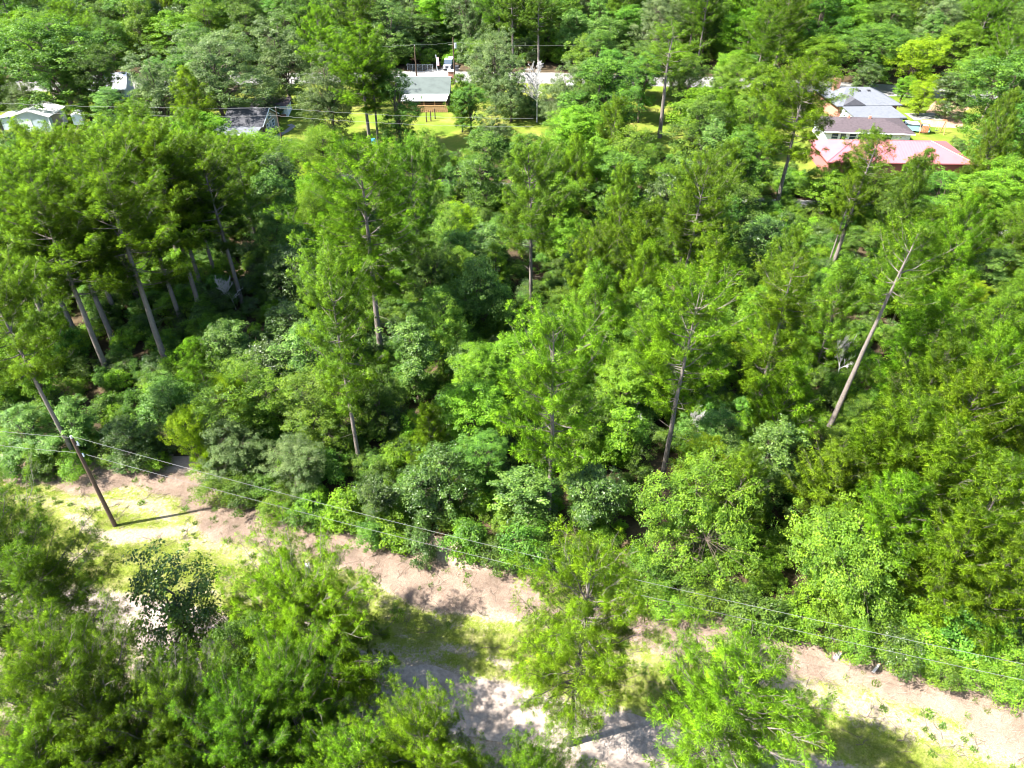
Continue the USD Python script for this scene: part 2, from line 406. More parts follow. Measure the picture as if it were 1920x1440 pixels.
def gable_roof(mb, x0, x1, y0, y1, ze, zr, over=.4, t=.18, along='x'):
    """two plates meeting at a ridge that runs along x (or y)"""
    if along == 'x':
        ym = (y0 + y1) / 2
        k = (zr - ze) / (ym - y0)
        a, b = y0 - over, y1 + over
        za = ze - k * over
        mb.slab([(x0 - over, a, za), (x1 + over, a, za), (x1 + over, ym, zr), (x0 - over, ym, zr)], t)
        mb.slab([(x1 + over, b, za), (x0 - over, b, za), (x0 - over, ym + .004, zr), (x1 + over, ym + .004, zr)], t)
    else:
        xm = (x0 + x1) / 2
        k = (zr - ze) / (xm - x0)
        a, b = x0 - over, x1 + over
        za = ze - k * over
        mb.slab([(a, y1 + over, za), (a, y0 - over, za), (xm, y0 - over, zr), (xm, y1 + over, zr)], t)
        mb.slab([(b, y0 - over, za), (b, y1 + over, za), (xm + .004, y1 + over, zr), (xm + .004, y0 - over, zr)], t)
    return mb


def gable_walls(mb, x0, x1, y0, y1, ze, zr, along='x'):
    mb.box((x0, y0, 0), (x1, y1, ze))
    if along == 'x':
        ym = (y0 + y1) / 2
        v = [(x0, y0, ze), (x0, y1, ze), (x0, ym, zr - .12), (x1, y0, ze), (x1, y1, ze), (x1, ym, zr - .12)]
    else:
        xm = (x0 + x1) / 2
        v = [(x0, y1, ze), (x1, y1, ze), (xm, y1, zr - .12), (x0, y0, ze), (x1, y0, ze), (xm, y0, zr - .12)]
    mb.add(v, [(0, 2, 1), (3, 4, 5), (0, 3, 5), (0, 5, 2), (1, 2, 5), (1, 5, 4)])
    return mb


def hip_roof(mb, x0, x1, y0, y1, ze, zr, over=.5, run=None):
    ym = (y0 + y1) / 2
    run = run or (ym - y0)
    a, b, c, d = x0 - over, x1 + over, y0 - over, y1 + over
    z = ze
    v = [(a, c, z), (b, c, z), (b, d, z), (a, d, z), (x0 + run, ym, zr), (x1 - run, ym, zr)]
    v += [(p[0], p[1], z - .16) for p in v[:4]]
    f = [(0, 1, 5), (0, 5, 4), (1, 2, 5), (2, 3, 4), (2, 4, 5), (3, 0, 4), (0, 6, 7), (0, 7, 1), (1, 7, 8), (1, 8, 2), (2, 8, 9), (2, 9, 3), (3, 9, 6), (3, 6, 0), (6, 8, 7), (6, 9, 8)]
    return mb.add(v, f)


def window(parent, x0, x1, z0, z1, y, face=-1, axis='y', frame='white_paint', glass='window_glass', bar=True):
    """a framed pane set on a wall; y is the wall's plane and face the way it looks"""
    t = .07

    def bx(m, a0, a1, b0, b1, d0, d1):
        lo, hi = sorted((y + face * d0, y + face * d1))
        if axis == 'y':
            m.box((a0, lo, b0), (a1, hi, b1))
        else:
            m.box((lo, a0, b0), (hi, a1, b1))
    f = MB()
    bx(f, x0, x0 + t, z0, z1, .003, .06)
    bx(f, x1 - t, x1, z0, z1, .003, .06)
    bx(f, x0 + t, x1 - t, z0, z0 + t, .003, .06)
    bx(f, x0 + t, x1 - t, z1 - t, z1, .003, .06)
    if bar:
        bx(f, x0 + t, x1 - t, (z0 + z1) / 2 - .03, (z0 + z1) / 2 + .03, .003, .05)
    fr = f.build('window', frame, parent)
    p = MB()
    bx(p, x0 + t, x1 - t, z0 + t, z1 - t, .002, .025)
    p.build('pane', glass, fr)
    return fr


def seams(parent_roof, lines, material='white_paint', r=.035):
    for a, b in lines:
        MB().tube([a, b], r, 4).build('seam', material, parent_roof)


# white metal shed, far left
o, ang, w = frame_of((34, 247), (101, 247))
far_c = at(126, 232)
D = 5.2
shed = thing('metal_shed', 'white-roofed metal shed with pale blue walls at the left edge', 'shed', o, ang)
gable_walls(MB(), 0, w, 0, D, 2.75, 3.7, 'y').build('wall', 'pale_blue_siding', shed)
r_ = gable_roof(MB(), 0, w, 0, D, 2.75, 3.7, .3, .12, 'y').build('roof', 'white_roof', shed)
MB().box((.7, -.05, .02), (3.0, -.004, 2.25)).build('garage_door', 'white_paint', shed)
MB().box((w - .14, -.09, 0), (w + .02, -.003, 2.6)).build('corner_trim', 'white_paint', shed)
MB().box((w + .004, .8, .02), (w + .06, 3.6, 2.4)).build('side_door', 'tan_siding', shed)
MB().slab([(-3.6, .8, 2.0), (-.32, .8, 2.5), (-.32, 4.8, 2.5), (-3.6, 4.8, 2.0)], .1).build('lean_to_roof', 'pale_blue_siding', shed)
MB().box((-3.5, 1, 0), (-.004, 4.6, 1.95)).build('lean_to', 'pale_blue_siding', shed)

# half hidden white roof behind
o, ang, w = frame_of((180, 196), (240, 192))
hid = thing('white_roofed_house', 'house with white roof half hidden behind the blue-green tree', 'house', o, ang)
gable_walls(MB(), 0, w, 0, 8, 2.8, 4.6).build('wall', 'pale_blue_siding', hid)
gable_roof(MB(), 0, w, 0, 8, 2.8, 4.6, .5).build('roof', 'white_roof', hid)
window(hid, w * .35, w * .35 + 1.2, 1.0, 2.2, 0)
window(hid, w * .7, w * .7 + 1.2, 1.0, 2.2, 0)

# small white trailer beside the shed
o, ang, w = frame_of((141, 240), (160, 238))
tr = thing('utility_trailer', 'small white box trailer right of the metal shed', 'trailer', o + [0, 0, 0], ang)
MB().box((0, 0, .45), (w, 3.2, 2.2)).build('body', 'white_paint', tr)
for yy in (.9, 2.2):
    for s in (-.16, w):
        MB().tube([(s, yy, .36), (s + .16, yy, .36)], .36, 12).build('wheel', 'rubber', tr)

# tan house with dark roof and open end, and its porch roof
o, ang, w = frame_of((428, 258), (499, 257.5))
tan = thing('tan_house', 'tan-walled house with black roof and glazed gable end beside the lawn', 'house', o, ang - .13)
W, Dd, ym, zr = w, 6.6, 3.5, 4.15
mb = MB()
mb.box((0, 0, 0), (W, Dd, 2.25))
mb.add([(W, 0, 2.25), (W, Dd, 2.25), (W, ym, zr - .2), (0, 0, 2.25), (0, Dd, 2.25), (0, ym, zr - .2)], [(0, 1, 2), (3, 5, 4), (0, 2, 5), (0, 5, 3), (1, 4, 5), (1, 5, 2)])
mb.build('wall', 'tan_siding', tan)
rf = MB().slab([(-.5, -.4, 2.2), (W + .3, -.4, 2.2), (W + .3, ym, zr), (-.5, ym, zr)], .16)
rf.slab([(W + .3, Dd + .4, 2.2), (-.5, Dd + .4, 2.2), (-.5, ym + .004, zr), (W + .3, ym + .004, zr)], .16)
rf.build('roof', 'charcoal_shingle', tan)
MB().slab([(-1.2, -3.4, 1.75), (W + .1, -3.4, 1.75), (W + .1, -.42, 2.16), (-1.2, -.42, 2.16)], .12).build('porch_roof', 'grey_shingle', tan)
MB().box((-1.2, -3.5, 1.58), (W + .1, -3.403, 1.77)).build('fascia', 'white_paint', tan)
for k in range(4):
    MB().box((-1.0 + k * (W + .8) / 3, -3.3, 0), (-.86 + k * (W + .8) / 3, -3.16, 1.6)).build('porch_post', 'brown_siding', tan)
MB().tube([(W + .32, -.4, 2.14), (W + .32, ym, zr - .06)], .08, 4).build('bargeboard', 'white_paint', tan)
MB().tube([(W + .32, Dd + .4, 2.14), (W + .32, ym, zr - .06)], .08, 4).build('bargeboard', 'white_paint', tan)
MB().box((W + .003, .1, .05), (W + .08, 1.3, 2.2)).build('dark_wall_panel', 'brown_siding', tan, label='dark brown wall panel under the roof edge')
window(tan, 1.7, 2.5, .9, 1.9, W, 1, 'x')
window(tan, 2.9, 3.6, .1, 1.95, W, 1, 'x', bar=False)
window(tan, 4.0, 5.2, .8, 1.9, W, 1, 'x')
window(tan, 2.8, 4.2, 2.35, 3.1, W, 1, 'x', bar=False)

# small white shed behind it
o, ang, w = frame_of((478, 221), (541, 219))
ws = thing('white_shed', 'small white shed with flat roof and red trim behind the tan house', 'shed', o, ang)
MB().box((0, 0, 0), (w, 4.5, 2.0)).build('wall', 'white_paint', ws)
MB().slab([(-.5, -.6, 2.02), (w + .3, -.6, 2.02), (w + .3, 5, 2.2), (-.5, 5, 2.2)], .14).build('roof', 'brown_shingle', ws)
MB().box((-.5, -.7, 1.86), (w + .3, -.603, 2.06)).build('fascia', 'white_paint', ws)
MB().box((w - 2.6, -.06, .02), (w - .4, -.003, .5)).build('door_sill_panel', 'brick', ws, label='red panel at the foot of the front wall')
window(ws, .8, 1.9, .8, 1.7, 0)
MB().box((w - 2.4, -.05, .55), (w - .6, -.003, 1.85)).build('door', 'pale_blue_siding', ws)

# green-grey roofed house with white porch roof, deck, chimney
o, ang, w = frame_of((742, 209), (838, 209))
gh = thing('green_roofed_house', 'low house with grey-green roof, white porch roof and brick chimney', 'house', o, ang)
gable_walls(MB(), 0, w, 3.0, 12.5, 2.6, 4.1).build('wall', 'brown_siding', gh)
gable_roof(MB(), 0, w, 3.0, 12.5, 2.62, 4.2, .5).build('roof', 'green_grey_roof', gh)
MB().tube([(-.5, 7.75, 4.22), (w + .5, 7.75, 4.22)], .1, 5).build('ridge_cap', 'white_paint', gh)
MB().slab([(1.2, -.6, 2.15), (w + .1, -.6, 2.15), (w + .3, 2.44, 2.48), (1.2, 2.44, 2.48)], .12).build('porch_roof', 'white_roof', gh)
MB().box((w - .1, 8.2, 2.6), (w + .9, 9.1, 5.0)).build('chimney', 'brick', gh)
MB().box((w - .2, 8.1, 5.002), (w + 1.0, 9.2, 5.2)).build('chimney_cap', 'white_paint', gh)
for k in range(5):
    MB().box((1.4 + k * (w - 1.6) / 4, -.5, 0), (1.52 + k * (w - 1.6) / 4, -.38, 2.05)).build('porch_post', 'deck_wood', gh)
MB().box((1.0, -.6, .42), (w, 2.9, .56)).build('deck_floor', 'deck_wood', gh)
MB().box((1.0, -.66, 1.2), (w, -.56, 1.3)).build('deck_rail', 'deck_wood', gh)
for k in range(24):
    x = 1.05 + k * (w - 1.1) / 23
    MB().box((x, -.64, .05), (x + .26, -.604, 1.19)).build('deck_board', 'deck_wood', gh)
window(gh, 3, 4.4, 1.1, 2.2, 3.0)
window(gh, 6.2, 7.4, 1.1, 2.2, 3.0)
MB().tube([(w * .35, 5.2, 3.2), (w * .35, 5.2, 3.7)], .09, 8).build('vent_pipe', 'charcoal_shingle', gh)

# right-hand house: grey shingles, a flatter wing, and the dark hipped house before it
o, ang, w = frame_of((1566, 227), (1674, 225))
mh = thing('grey_roofed_house', 'large house with grey shingled hip roof and brick chimney at right', 'house', o, ang)
MB().box((0, 0, 0), (w, 11, 2.8)).build('wall', 'brick', mh)
rr = hip_roof(MB(), 0, w, 0, 11, 2.82, 4.3, .6, w * .30).build('roof', 'grey_shingle', mh)
MB().add([(.4, -.6, 2.9), (4.6, -.6, 2.9), (2.5, 2.6, 3.85), (2.5, -.2, 3.9)], [(0, 1, 3), (0, 3, 2), (1, 2, 3), (0, 2, 1)]).build('dormer', 'charcoal_shingle', rr)
MB().box((1.2, 6.2, 2.8), (2.3, 7.1, 5.6)).build('chimney', 'brick', mh)
MB().slab([(0.3, -6.6, 2.5), (w * .86, -6.6, 2.5), (w * .86, -.65, 2.75), (0.3, -.65, 2.75)], .2).build('wing_roof', 'grey_shingle', mh)
MB().box((.6, -6.2, 0), (w * .82, -.004, 2.3)).build('wing_wall', 'white_paint', mh)
for x in (w * .45, w * .62):
    MB().box((x, 4.0, 3.7), (x + .5, 4.5, 4.2)).build('roof_vent', 'charcoal_shingle', mh)
o, ang, w = frame_of((1542, 273), (1700, 278))
dh = thing('dark_roofed_house', 'white-walled house with dark brown hip roof and four front windows', 'house', o, ang)
MB().box((0, 0, 0), (w, 7.2, 2.5)).build('wall', 'white_paint', dh)
hip_roof(MB(), 0, w, 0, 7.2, 2.52, 3.6, .5).build('roof', 'brown_shingle', dh)
MB().box((-.5, -.58, 2.34), (w + .5, -.502, 2.5)).build('gutter', 'white_paint', dh)
for k in range(4):
    x = 1.0 + k * w * .21
    window(dh, x, x + 1.15, 1.15, 2.15, 0)
for k in range(3):
    x = 2.5 + k * w * .21
    MB().box((x, -.05, 1.15), (x + .8, -.003, 2.15)).build('shutter', 'grey_shingle', dh)
for x in (w * .3, w * .55):
    MB().box((x, 3.4, 3.4), (x + .35, 3.8, 4.0)).build('roof_vent', 'brick', dh)

# long red metal roof
a = at(1558, 272, 3.1)
b = at(1826, 314, 2.6)
rh_o = at(1552, 303, 2.6)
ang = math.atan2(*(at(1784, 269, 2.6) - at(1556, 266, 2.6))[[1, 0]])
rh = thing('red_roofed_building', 'long low building under a sunlit red metal hip roof', 'building', [rh_o[0], rh_o[1], 0], ang)
L = float(np.linalg.norm(at(1826, 314, 2.6) - rh_o)) + .9
MB().box((.5, .5, 0), (L - .5, 9.5, 2.5)).build('wall', 'red_metal', rh)
rr = hip_roof(MB(), .5, L - .5, .5, 9.5, 2.55, 4.2, .5, 4.4).build('roof', 'red_metal', rh)
for k in range(26):
    x = 5.2 + k * (L - 10.4) / 25
    MB().tube([(x, .05, 2.60), (x, 4.95, 4.20)], .03, 4, False).build('roof_seam', 'red_metal', rr)
MB().tube([(5, 5, 4.22), (L - 5, 5, 4.22)], .09, 5).build('ridge_cap', 'red_metal', rh)
MB().tube([(L - 5, 5, 4.22), (L, .03, 2.57)], .08, 5).build('hip_cap', 'red_metal', rh)
MB().tube([(5, 5, 4.22), (0, .03, 2.57)], .08, 5).build('hip_cap', 'red_metal', rh)

# ------------------------------------------------------------------ vehicles
def rounded(mb_pts):
    return mb_pts


def car(name, label, px, heading, body_mat, top_mat, van=False):
    o = at(*px)
    t = thing(name, label, 'van' if van else 'car', o, heading)
    L, W, hz = (5.1, 1.95, 1.9) if van else (4.6, 1.8, 1.45)
    prof = [(-L / 2, .35), (-L / 2, .95), (-L / 2 + 1.0, 1.05), (-L / 2 + 1.75, hz - .06), (-L / 2 + 2.2, hz), (L / 2 - .5, hz), (L / 2 - .05, 1.05), (L / 2, .5), (L / 2 - .1, .35)]
    low = [(-L / 2, .32), (-L / 2 - .02, .75), (-L / 2 + .1, .93), (-L / 2 + 1.0, 1.04), (L / 2 - .05, 1.06), (L / 2, .6), (L / 2 - .06, .32)]

    def ext(pr, w0):
        n = len(pr)
        v = [(-w0, x, z) for x, z in pr] + [(w0, x, z) for x, z in pr]
        f = [(0, i + 1, i) for i in range(1, n - 1)] + [(n, n + i, n + i + 1) for i in range(1, n - 1)]
        for i in range(n):
            j = (i + 1) % n
            f += [(i, j, n + j), (i, n + j, n + i)]
        return v, f
    MB().add(*ext(low, W / 2)).build('body', body_mat, t)
    cab = [(-L / 2 + 1.05, 1.045), (-L / 2 + 1.75, hz - .08), (L / 2 - .55, hz - .08), (L / 2 - .12, 1.065)]
    MB().add(*ext(cab, W / 2 - .1)).build('cabin_glass', 'window_glass', t)
    MB().add(*ext([(-L / 2 + 1.8, hz - .077), (-L / 2 + 2.0, hz), (L / 2 - .7, hz), (L / 2 - .5, hz - .077)], W / 2 - .13)).build('roof', top_mat, t)
    MB().box((-W / 2 + .15, -L / 2 + .12, 1.03), (W / 2 - .15, -L / 2 + .95, 1.075)).build('hood', top_mat, t)
    for sx in (-1, 1):
        for yy in (-L / 2 + .85, L / 2 - .9):
            MB().tube([(sx * (W / 2 - .2), yy, .34), (sx * (W / 2 + .02), yy, .34)], .34, 14).build('wheel', 'rubber', t)
        MB().box((sx * (W / 2 - .42) - .2, -L / 2 - .05, .68), (sx * (W / 2 - .42) + .2, -L / 2 - .022, .86)).build('headlight', 'white_paint', t)
    MB().box((-W / 2 + .1, -L / 2 - .1, .36), (W / 2 - .1, -L / 2 - .025, .58)).build('bumper', 'grey_metal', t)
    return t


car('parked_van', 'dark van with white hood and roof parked under the trees beyond the street', (842, 127), -.1, 'car_black', 'car_white', True)
car('parked_car', 'teal and white car parked behind the dark-roofed house', (1713, 246), 1.25, 'car_teal', 'car_white')

# ------------------------------------------------------------------ poles and wires


def pole_thing(name, label, top, h, r=.15, lean=None, foot=None):
    p = at(top[0], top[1], h) if foot is None else at(*foot)
    p = np.array([p[0], p[1], 0])
    t = thing(name, label, 'utility pole', p)
    s = np.linspace(0, 1, 9)[:, None]
    d = np.zeros(3) if lean is None else np.array([lean[0], lean[1], 0])
    MB().tube(s * (np.array([0, 0, h]) + d), r * (1 - .32 * s[:, 0]), 12).build('shaft', 'pole_wood', t, smooth=40)
    return t, p + d + [0, 0, h]


np_t, np_top = pole_thing('utility_pole', 'dark wooden utility pole on the grass at left, carrying the near cables', None, 8.9, .16, foot=(216, 986))
MB().tube([(0, 0, 8.9), (0, 0, 9.12)], .07, 8).build('insulator', 'grey_metal', np_t)
MB().box((.1, -.05, 8.25), (.3, .05, 8.35)).build('bracket', 'grey_metal', np_t)
MB().tube([(.24, 0, 8.36), (.24, 0, 8.62)], .05, 8).build('insulator', 'white_paint', np_t)
MB().tube([(.22, 0, 7.2), (.22, 0, 7.5)], .05, 8).build('insulator', 'white_paint', np_t)
fp_t, fp_top = pole_thing('utility_pole', 'thin wooden pole beside the tan house lawn', (517, 203), 8.0, .13)
MB().tube([(0, 0, 8.0), (0, 0, 8.2)], .06, 8).build('insulator', 'grey_metal', fp_t)
sp_t, sp_top = pole_thing('utility_pole', 'dark pole standing behind the green roof on the street', (777, 86), 8.0, .16)
MB().tube([(0, 0, 8.0), (0, 0, 8.2)], .06, 8).build('insulator', 'grey_metal', sp_t)
tp_t, tp_top = pole_thing('utility_pole', 'pole with grey transformer can right of the parked van', (849, 70), 9.0, .16)
MB().tube([(.42, 0, 7.0), (.42, 0, 7.95)], .26, 12).build('transformer', 'grey_metal', tp_t)
MB().box((-1.0, -.06, 7.6), (-.15, .06, 7.72)).build('cross_arm', 'post_wood', tp_t)


def cable(name, label, ends, sag, r, group):
    pts = []
    for (a, b), sg in zip(zip(ends[:-1], ends[1:]), sag):
        s = np.linspace(0, 1, 25)[:, None]
        q = np.asarray(a) + (np.asarray(b) - a) * s
        q[:, 2] -= sg * 4 * (s * (1 - s))[:, 0]
        pts.append(q if not pts else q[1:])
    v, f = tube(np.vstack(pts), r, 5)
    m = usdkit.mesh(stage, '/World/' + numbered(name), (v, f), '/World/Looks/wire_metal')
    tag(m.GetPrim(), label, 'cable', group)


def wire_pts(spec):
    return [at(x, y, z) for x, y, z in spec]


cable('overhead_cable', 'upper of the two cables crossing the picture from the near utility pole', wire_pts([(-260, 772, 8.62), (146, 821, 8.6), (2050, 1272, 8.6)]), [.3, .9], .011, 'near cables')
cable('overhead_cable', 'lower of the two cables crossing the picture from the near utility pole', wire_pts([(-260, 798, 7.5), (150, 849, 7.4), (2050, 1303, 7.4)]), [.3, .8], .011, 'near cables')
cable('overhead_cable', 'upper far cable passing before the tan house', wire_pts([(-60, 190, 8.1), (517, 202, 8.1), (1000, 222, 8.1)]), [.4, .4], .018, 'far cables')
cable('overhead_cable', 'lower far cable passing before the tan house', wire_pts([(-60, 206, 7.2), (519, 217, 7.2), (1000, 238, 7.2)]), [.4, .4], .018, 'far cables')
cable('overhead_cable', 'street cable strung past the parked van', [at(500, 88, 8.1), sp_top + [0, 0, .2], tp_top + [0, 0, -.9], at(1100, 84, 8.1)], [.4, .15, .4], .018, 'far cables')

# ------------------------------------------------------------------ small things
p = at(580, 1076)
pd = thing('utility_pedestal', 'small grey-green utility pedestal standing on the grass verge', 'utility box', p, .25)
MB().box((-.13, -.11, 0), (.13, .11, .82)).build('body', 'green_box', pd)
MB().box((-.16, -.14, .822), (.16, .14, 1.0)).build('lid', 'white_paint', pd)
MB().box((-.09, -.125, .2), (.09, -.112, .6)).build('door_panel', 'grey_metal', pd)
p = at(286, 876)
sf = thing('marker_flag', 'tiny red marker flag in the dark gap at the forest edge', 'flag', p)
MB().tube([(0, 0, 0), (0, 0, .75)], .012, 5).build('stake', 'grey_metal', sf)
MB().slab([(.0, -.01, .78), (.26, -.01, .78), (.26, .01, .55), (0, .01, .55)], .02).build('pennant', 'red_plastic', sf)
MB().box((.01, -.012, .5), (.27, .012, .76)).build('cloth', 'red_plastic', sf)


def post(name, label, px, h, r, cat, material='post_wood', slant=(0, 0)):
    p = at(*px)
    t = thing(name, label, cat, p)
    s = np.linspace(0, 1, 6)[:, None]
    rg = np.random.default_rng(int(px[0]))
    pts = s * np.array([slant[0], slant[1], h]) + rg.normal(0, .012, (6, 3)) * s
    MB().tube(pts, r * (1.15 - .3 * s[:, 0]), 9).build('stem', material, t, smooth=40)
    MB().tube([pts[-1] - [0, 0, .02], pts[-1] + [0, 0, .03]], r * .7, 9).build('cut_top', 'deck_wood', t)
    return t


post('wooden_post', 'weathered grey wooden post at the forest edge below the second dark evergreen', (1064, 1078), 2.0, .11, 'post')
post('tree_stump', 'pale grey stump at the straw strip edge, left one of two', (1567, 1235), .75, .16, 'stump', 'bark_dead', (.12, .05))
post('tree_stump', 'thin slanting pale stump at the straw strip edge, right one of two', (1637, 1260), .7, .09, 'stump', 'bark_dead', (.2, .1))
p = at(820, 134)
fl = thing('flag_pole', 'short pole with faded reddish flag left of the parked van', 'flag', p)
MB().tube([(0, 0, 0), (-.1, 0, 3.4)], .05, 6).build('pole', 'white_paint', fl)
MB().box((-.05, -.02, 1.2), (.5, .02, 2.9)).build('cloth', 'flag_cloth', fl)
p = at(857, 133.5)
bn = thing('trash_bin', 'dark grey trash bin beside the street, right of the transformer pole', 'bin', p)
MB().box((-.35, -.35, .06), (.35, .35, 1.0)).build('body', 'charcoal_shingle', bn)
MB().box((-.38, -.4, 1.003), (.38, .38, 1.1)).build('lid', 'charcoal_shingle', bn)
for s in (-.3, .22):
    MB().tube([(s, .36, .13), (s + .08, .36, .13)], .13, 10).build('wheel', 'rubber', bn)
p = at(1069, 167)
tk = thing('propane_tank', 'small white propane tank on the lawn right of the bare grey tree', 'tank', p)
s = np.linspace(-1, 1, 9)
MB().tube(np.column_stack([s * .9, 0 * s, 0 * s + .75]), .48 * np.sqrt(np.clip(1 - np.abs(s) ** 5, .03, 1)), 12).build('vessel', 'white_paint', tk, smooth=50)
for x in (-.5, .5):
    MB().box((x - .06, -.35, 0), (x + .06, .35, .33)).build('leg', 'grey_metal', tk)
p = at(1747, 250)
sw = thing('swing_set', 'wooden swing frame with slatted tower on the lawn behind the red roof', 'swing set', p, -.1)
for x in (-2.4, 1.7):
    for y in (-.8, .8):
        MB().tube([(x, y, 0), (x, 0, 2.3)], .06, 6).build('leg', 'swing_wood', sw)
MB().tube([(-2.5, 0, 2.3), (1.8, 0, 2.3)], .07, 6).build('beam', 'swing_wood', sw)
for x in (-.7, .6):
    for y in (-.2, .2):
        MB().tube([(x + y, 0, 2.25), (x + y, 0, .5)], .012, 4).build('rope', 'grey_metal', sw)
    MB().box((x - .25, -.1, .46), (x + .25, .1, .5)).build('seat', 'rubber', sw)
for k in range(5):
    MB().box((-2.35 + k * .26, -.95, .4), (-2.15 + k * .26, -.9, 1.5)).build('tower_slat', 'swing_wood', sw)
MB().slab([(-2.5, -.9, 2.0), (-1.0, -.9, 2.0), (-1.0, .3, 2.25), (-2.5, .3, 2.25)], .06).build('tower_roof', 'white_paint', sw)
p = at(1836, 276)
lp = thing('light_post', 'tall thin metal light post beside the green trees right of the lawn', 'lamp post', p)
MB().tube([(0, 0, 0), (.35, 0, 5.6)], .06, 8).build('shaft', 'grey_metal', lp)
MB().box((.12, -.14, 5.58), (.78, .14, 5.74)).build('lamp_head', 'white_paint', lp)
p = at(701, 270)
tb = thing('plastic_barrel', 'blue plastic barrel on the lawn beside the thin pale pine trunk', 'barrel', p)
s = np.linspace(0, 1, 7)
MB().tube(np.column_stack([0 * s, 0 * s, s * .9]), .32 + .05 * np.sin(s * 3.14), 14).build('barrel_body', 'blue_plastic', tb, smooth=50)
MB().tube([(0, 0, .902), (0, 0, .93)], .3, 14).build('lid', 'blue_plastic', tb)
# chain-link fence by the street and wooden fence posts on the lawn
a, b = at(764, 131.5), at(812, 133)
cf = thing('chain_link_fence', 'low grey chain-link fence left of the flag pole', 'fence', a, math.atan2(*(b - a)[[1, 0]]))
L = float(np.linalg.norm(b - a))
for k in range(6):
    MB().tube([(k * L / 5, 0, 0), (k * L / 5, 0, 1.3)], .04, 6).build('post', 'grey_metal', cf)
MB().tube([(0, 0, 1.27), (L, 0, 1.27)], .03, 5).build('rail', 'grey_metal', cf)
m = MB()
for k in range(int(L / .18)):
    m.tube([(k * .18, .02, .03), (k * .18 + .6, .02, 1.25)], .008, 3, False)
    m.tube([(k * .18 + .6, .025, .03), (k * .18, .025, 1.25)], .008, 3, False)
m.build('wire_mesh', 'grey_metal', cf, kind='stuff')
for px, lb in (((800, 229), 'left dark fence post on the lawn below the deck'), ((808, 227), 'taller dark fence post on the lawn below the deck'), ((816, 223), 'right dark fence post with brace below the deck')):
    post('fence_post', lb, px, 1.9, .1, 'post', 'pole_wood')
# ------------------------------------------------------------------ plants: one class prim per kind, with trunk, limbs and crown


def normed(a):
    return a / np.maximum(np.linalg.norm(a, axis=-1, keepdims=True), 1e-9)


def leaves(pos, nrm, length, width, rng, fold=.25):
    """diamond leaves, two triangles each: pos (n,3), nrm (n,3) the way the blade faces"""
    n = len(pos)
    nrm = normed(nrm)
    a = normed(np.cross(nrm, rng.normal(size=(n, 3))))
    b = np.cross(nrm, a)
    s = rng.uniform(.7, 1.25, (n, 1))
    L, W = length * s / 2, width * s / 2
    f = nrm * (fold * W)
    v = np.stack([pos - a * L, pos + b * W + f, pos + a * L - nrm * L * .25, pos - b * W + f], 1).reshape(-1, 3)
    k = np.arange(n)[:, None] * 4
    return v, np.vstack([k + [0, 1, 2], k + [0, 2, 3]])


def tufts(pos, axis, blades, length, width, rng):
    """bursts of needles: a fan of thin triangles from each tuft's middle; returns vertices, faces, normals"""
    n = len(pos)
    ax = np.repeat(normed(axis), blades, 0)
    d = normed(rng.normal(size=(n * blades, 3)))
    d = normed(d + ax * rng.uniform(.25, .95, (n * blades, 1)))
    L = length * np.repeat(rng.uniform(.75, 1.2, n), blades)[:, None] * rng.uniform(.75, 1.1, (n * blades, 1))
    c = np.repeat(pos, blades, 0)
    tip = c + d * L - np.array([0, 0, 1]) * (L * .12)
    w = normed(np.cross(d, rng.normal(size=d.shape)))
    g = np.cross(w, d)
    flip = np.where((g @ np.array([-.25, -.35, .9])) < 0, -1.0, 1.0)[:, None]
    w, g = w * flip, g * flip
    w = w * (width / 2)
    v = np.stack([c + d * L * .12, tip - w, tip + w], 1).reshape(-1, 3)
    nn = normed(g * .55 + d * .9 + np.array([0, 0, .2]))
    return v, np.arange(n * blades * 3).reshape(-1, 3), np.repeat(nn, 3, 0)


PROTO = {}


def add_proto(kind, H, R, name, trunk, limbs, crown, tint, bark, leaf):
    key = f'{name}_kind' + (f'_{len(PROTO.get(kind, [])) :03d}')
    cls = stage.CreateClassPrim('/World/' + numbered(f'{name}_model'))
    base = str(cls.GetPath())
    usdkit.mesh(stage, base + '/trunk', trunk, '/World/Looks/' + bark, True)
    if limbs is not None:
        l = usdkit.mesh(stage, base + '/limbs', limbs, '/World/Looks/' + bark, True)
        tag(l.GetPrim(), kind='stuff')
    if crown is not None:
        c = usdkit.mesh(stage, base + '/crown', crown[:2], '/World/Looks/' + leaf)
        if len(crown) > 2:
            c.CreateNormalsAttr(Vt.Vec3fArray.FromNumpy(crown[2].astype(np.float32)))
            c.SetNormalsInterpolation('vertex')
        UsdGeom.PrimvarsAPI(c).CreatePrimvar('tint', Sdf.ValueTypeNames.FloatArray, 'vertex').Set(Vt.FloatArray.FromNumpy(tint.astype(np.float32)))
    PROTO.setdefault(kind, []).append((base, H, R, name))


def cat_meshes(ms):
    n, vs, fs = 0, [], []
    for v, f in ms:
        vs.append(v)
        fs.append(np.asarray(f) + n)
        n += len(v)
    return np.vstack(vs), np.vstack(fs)


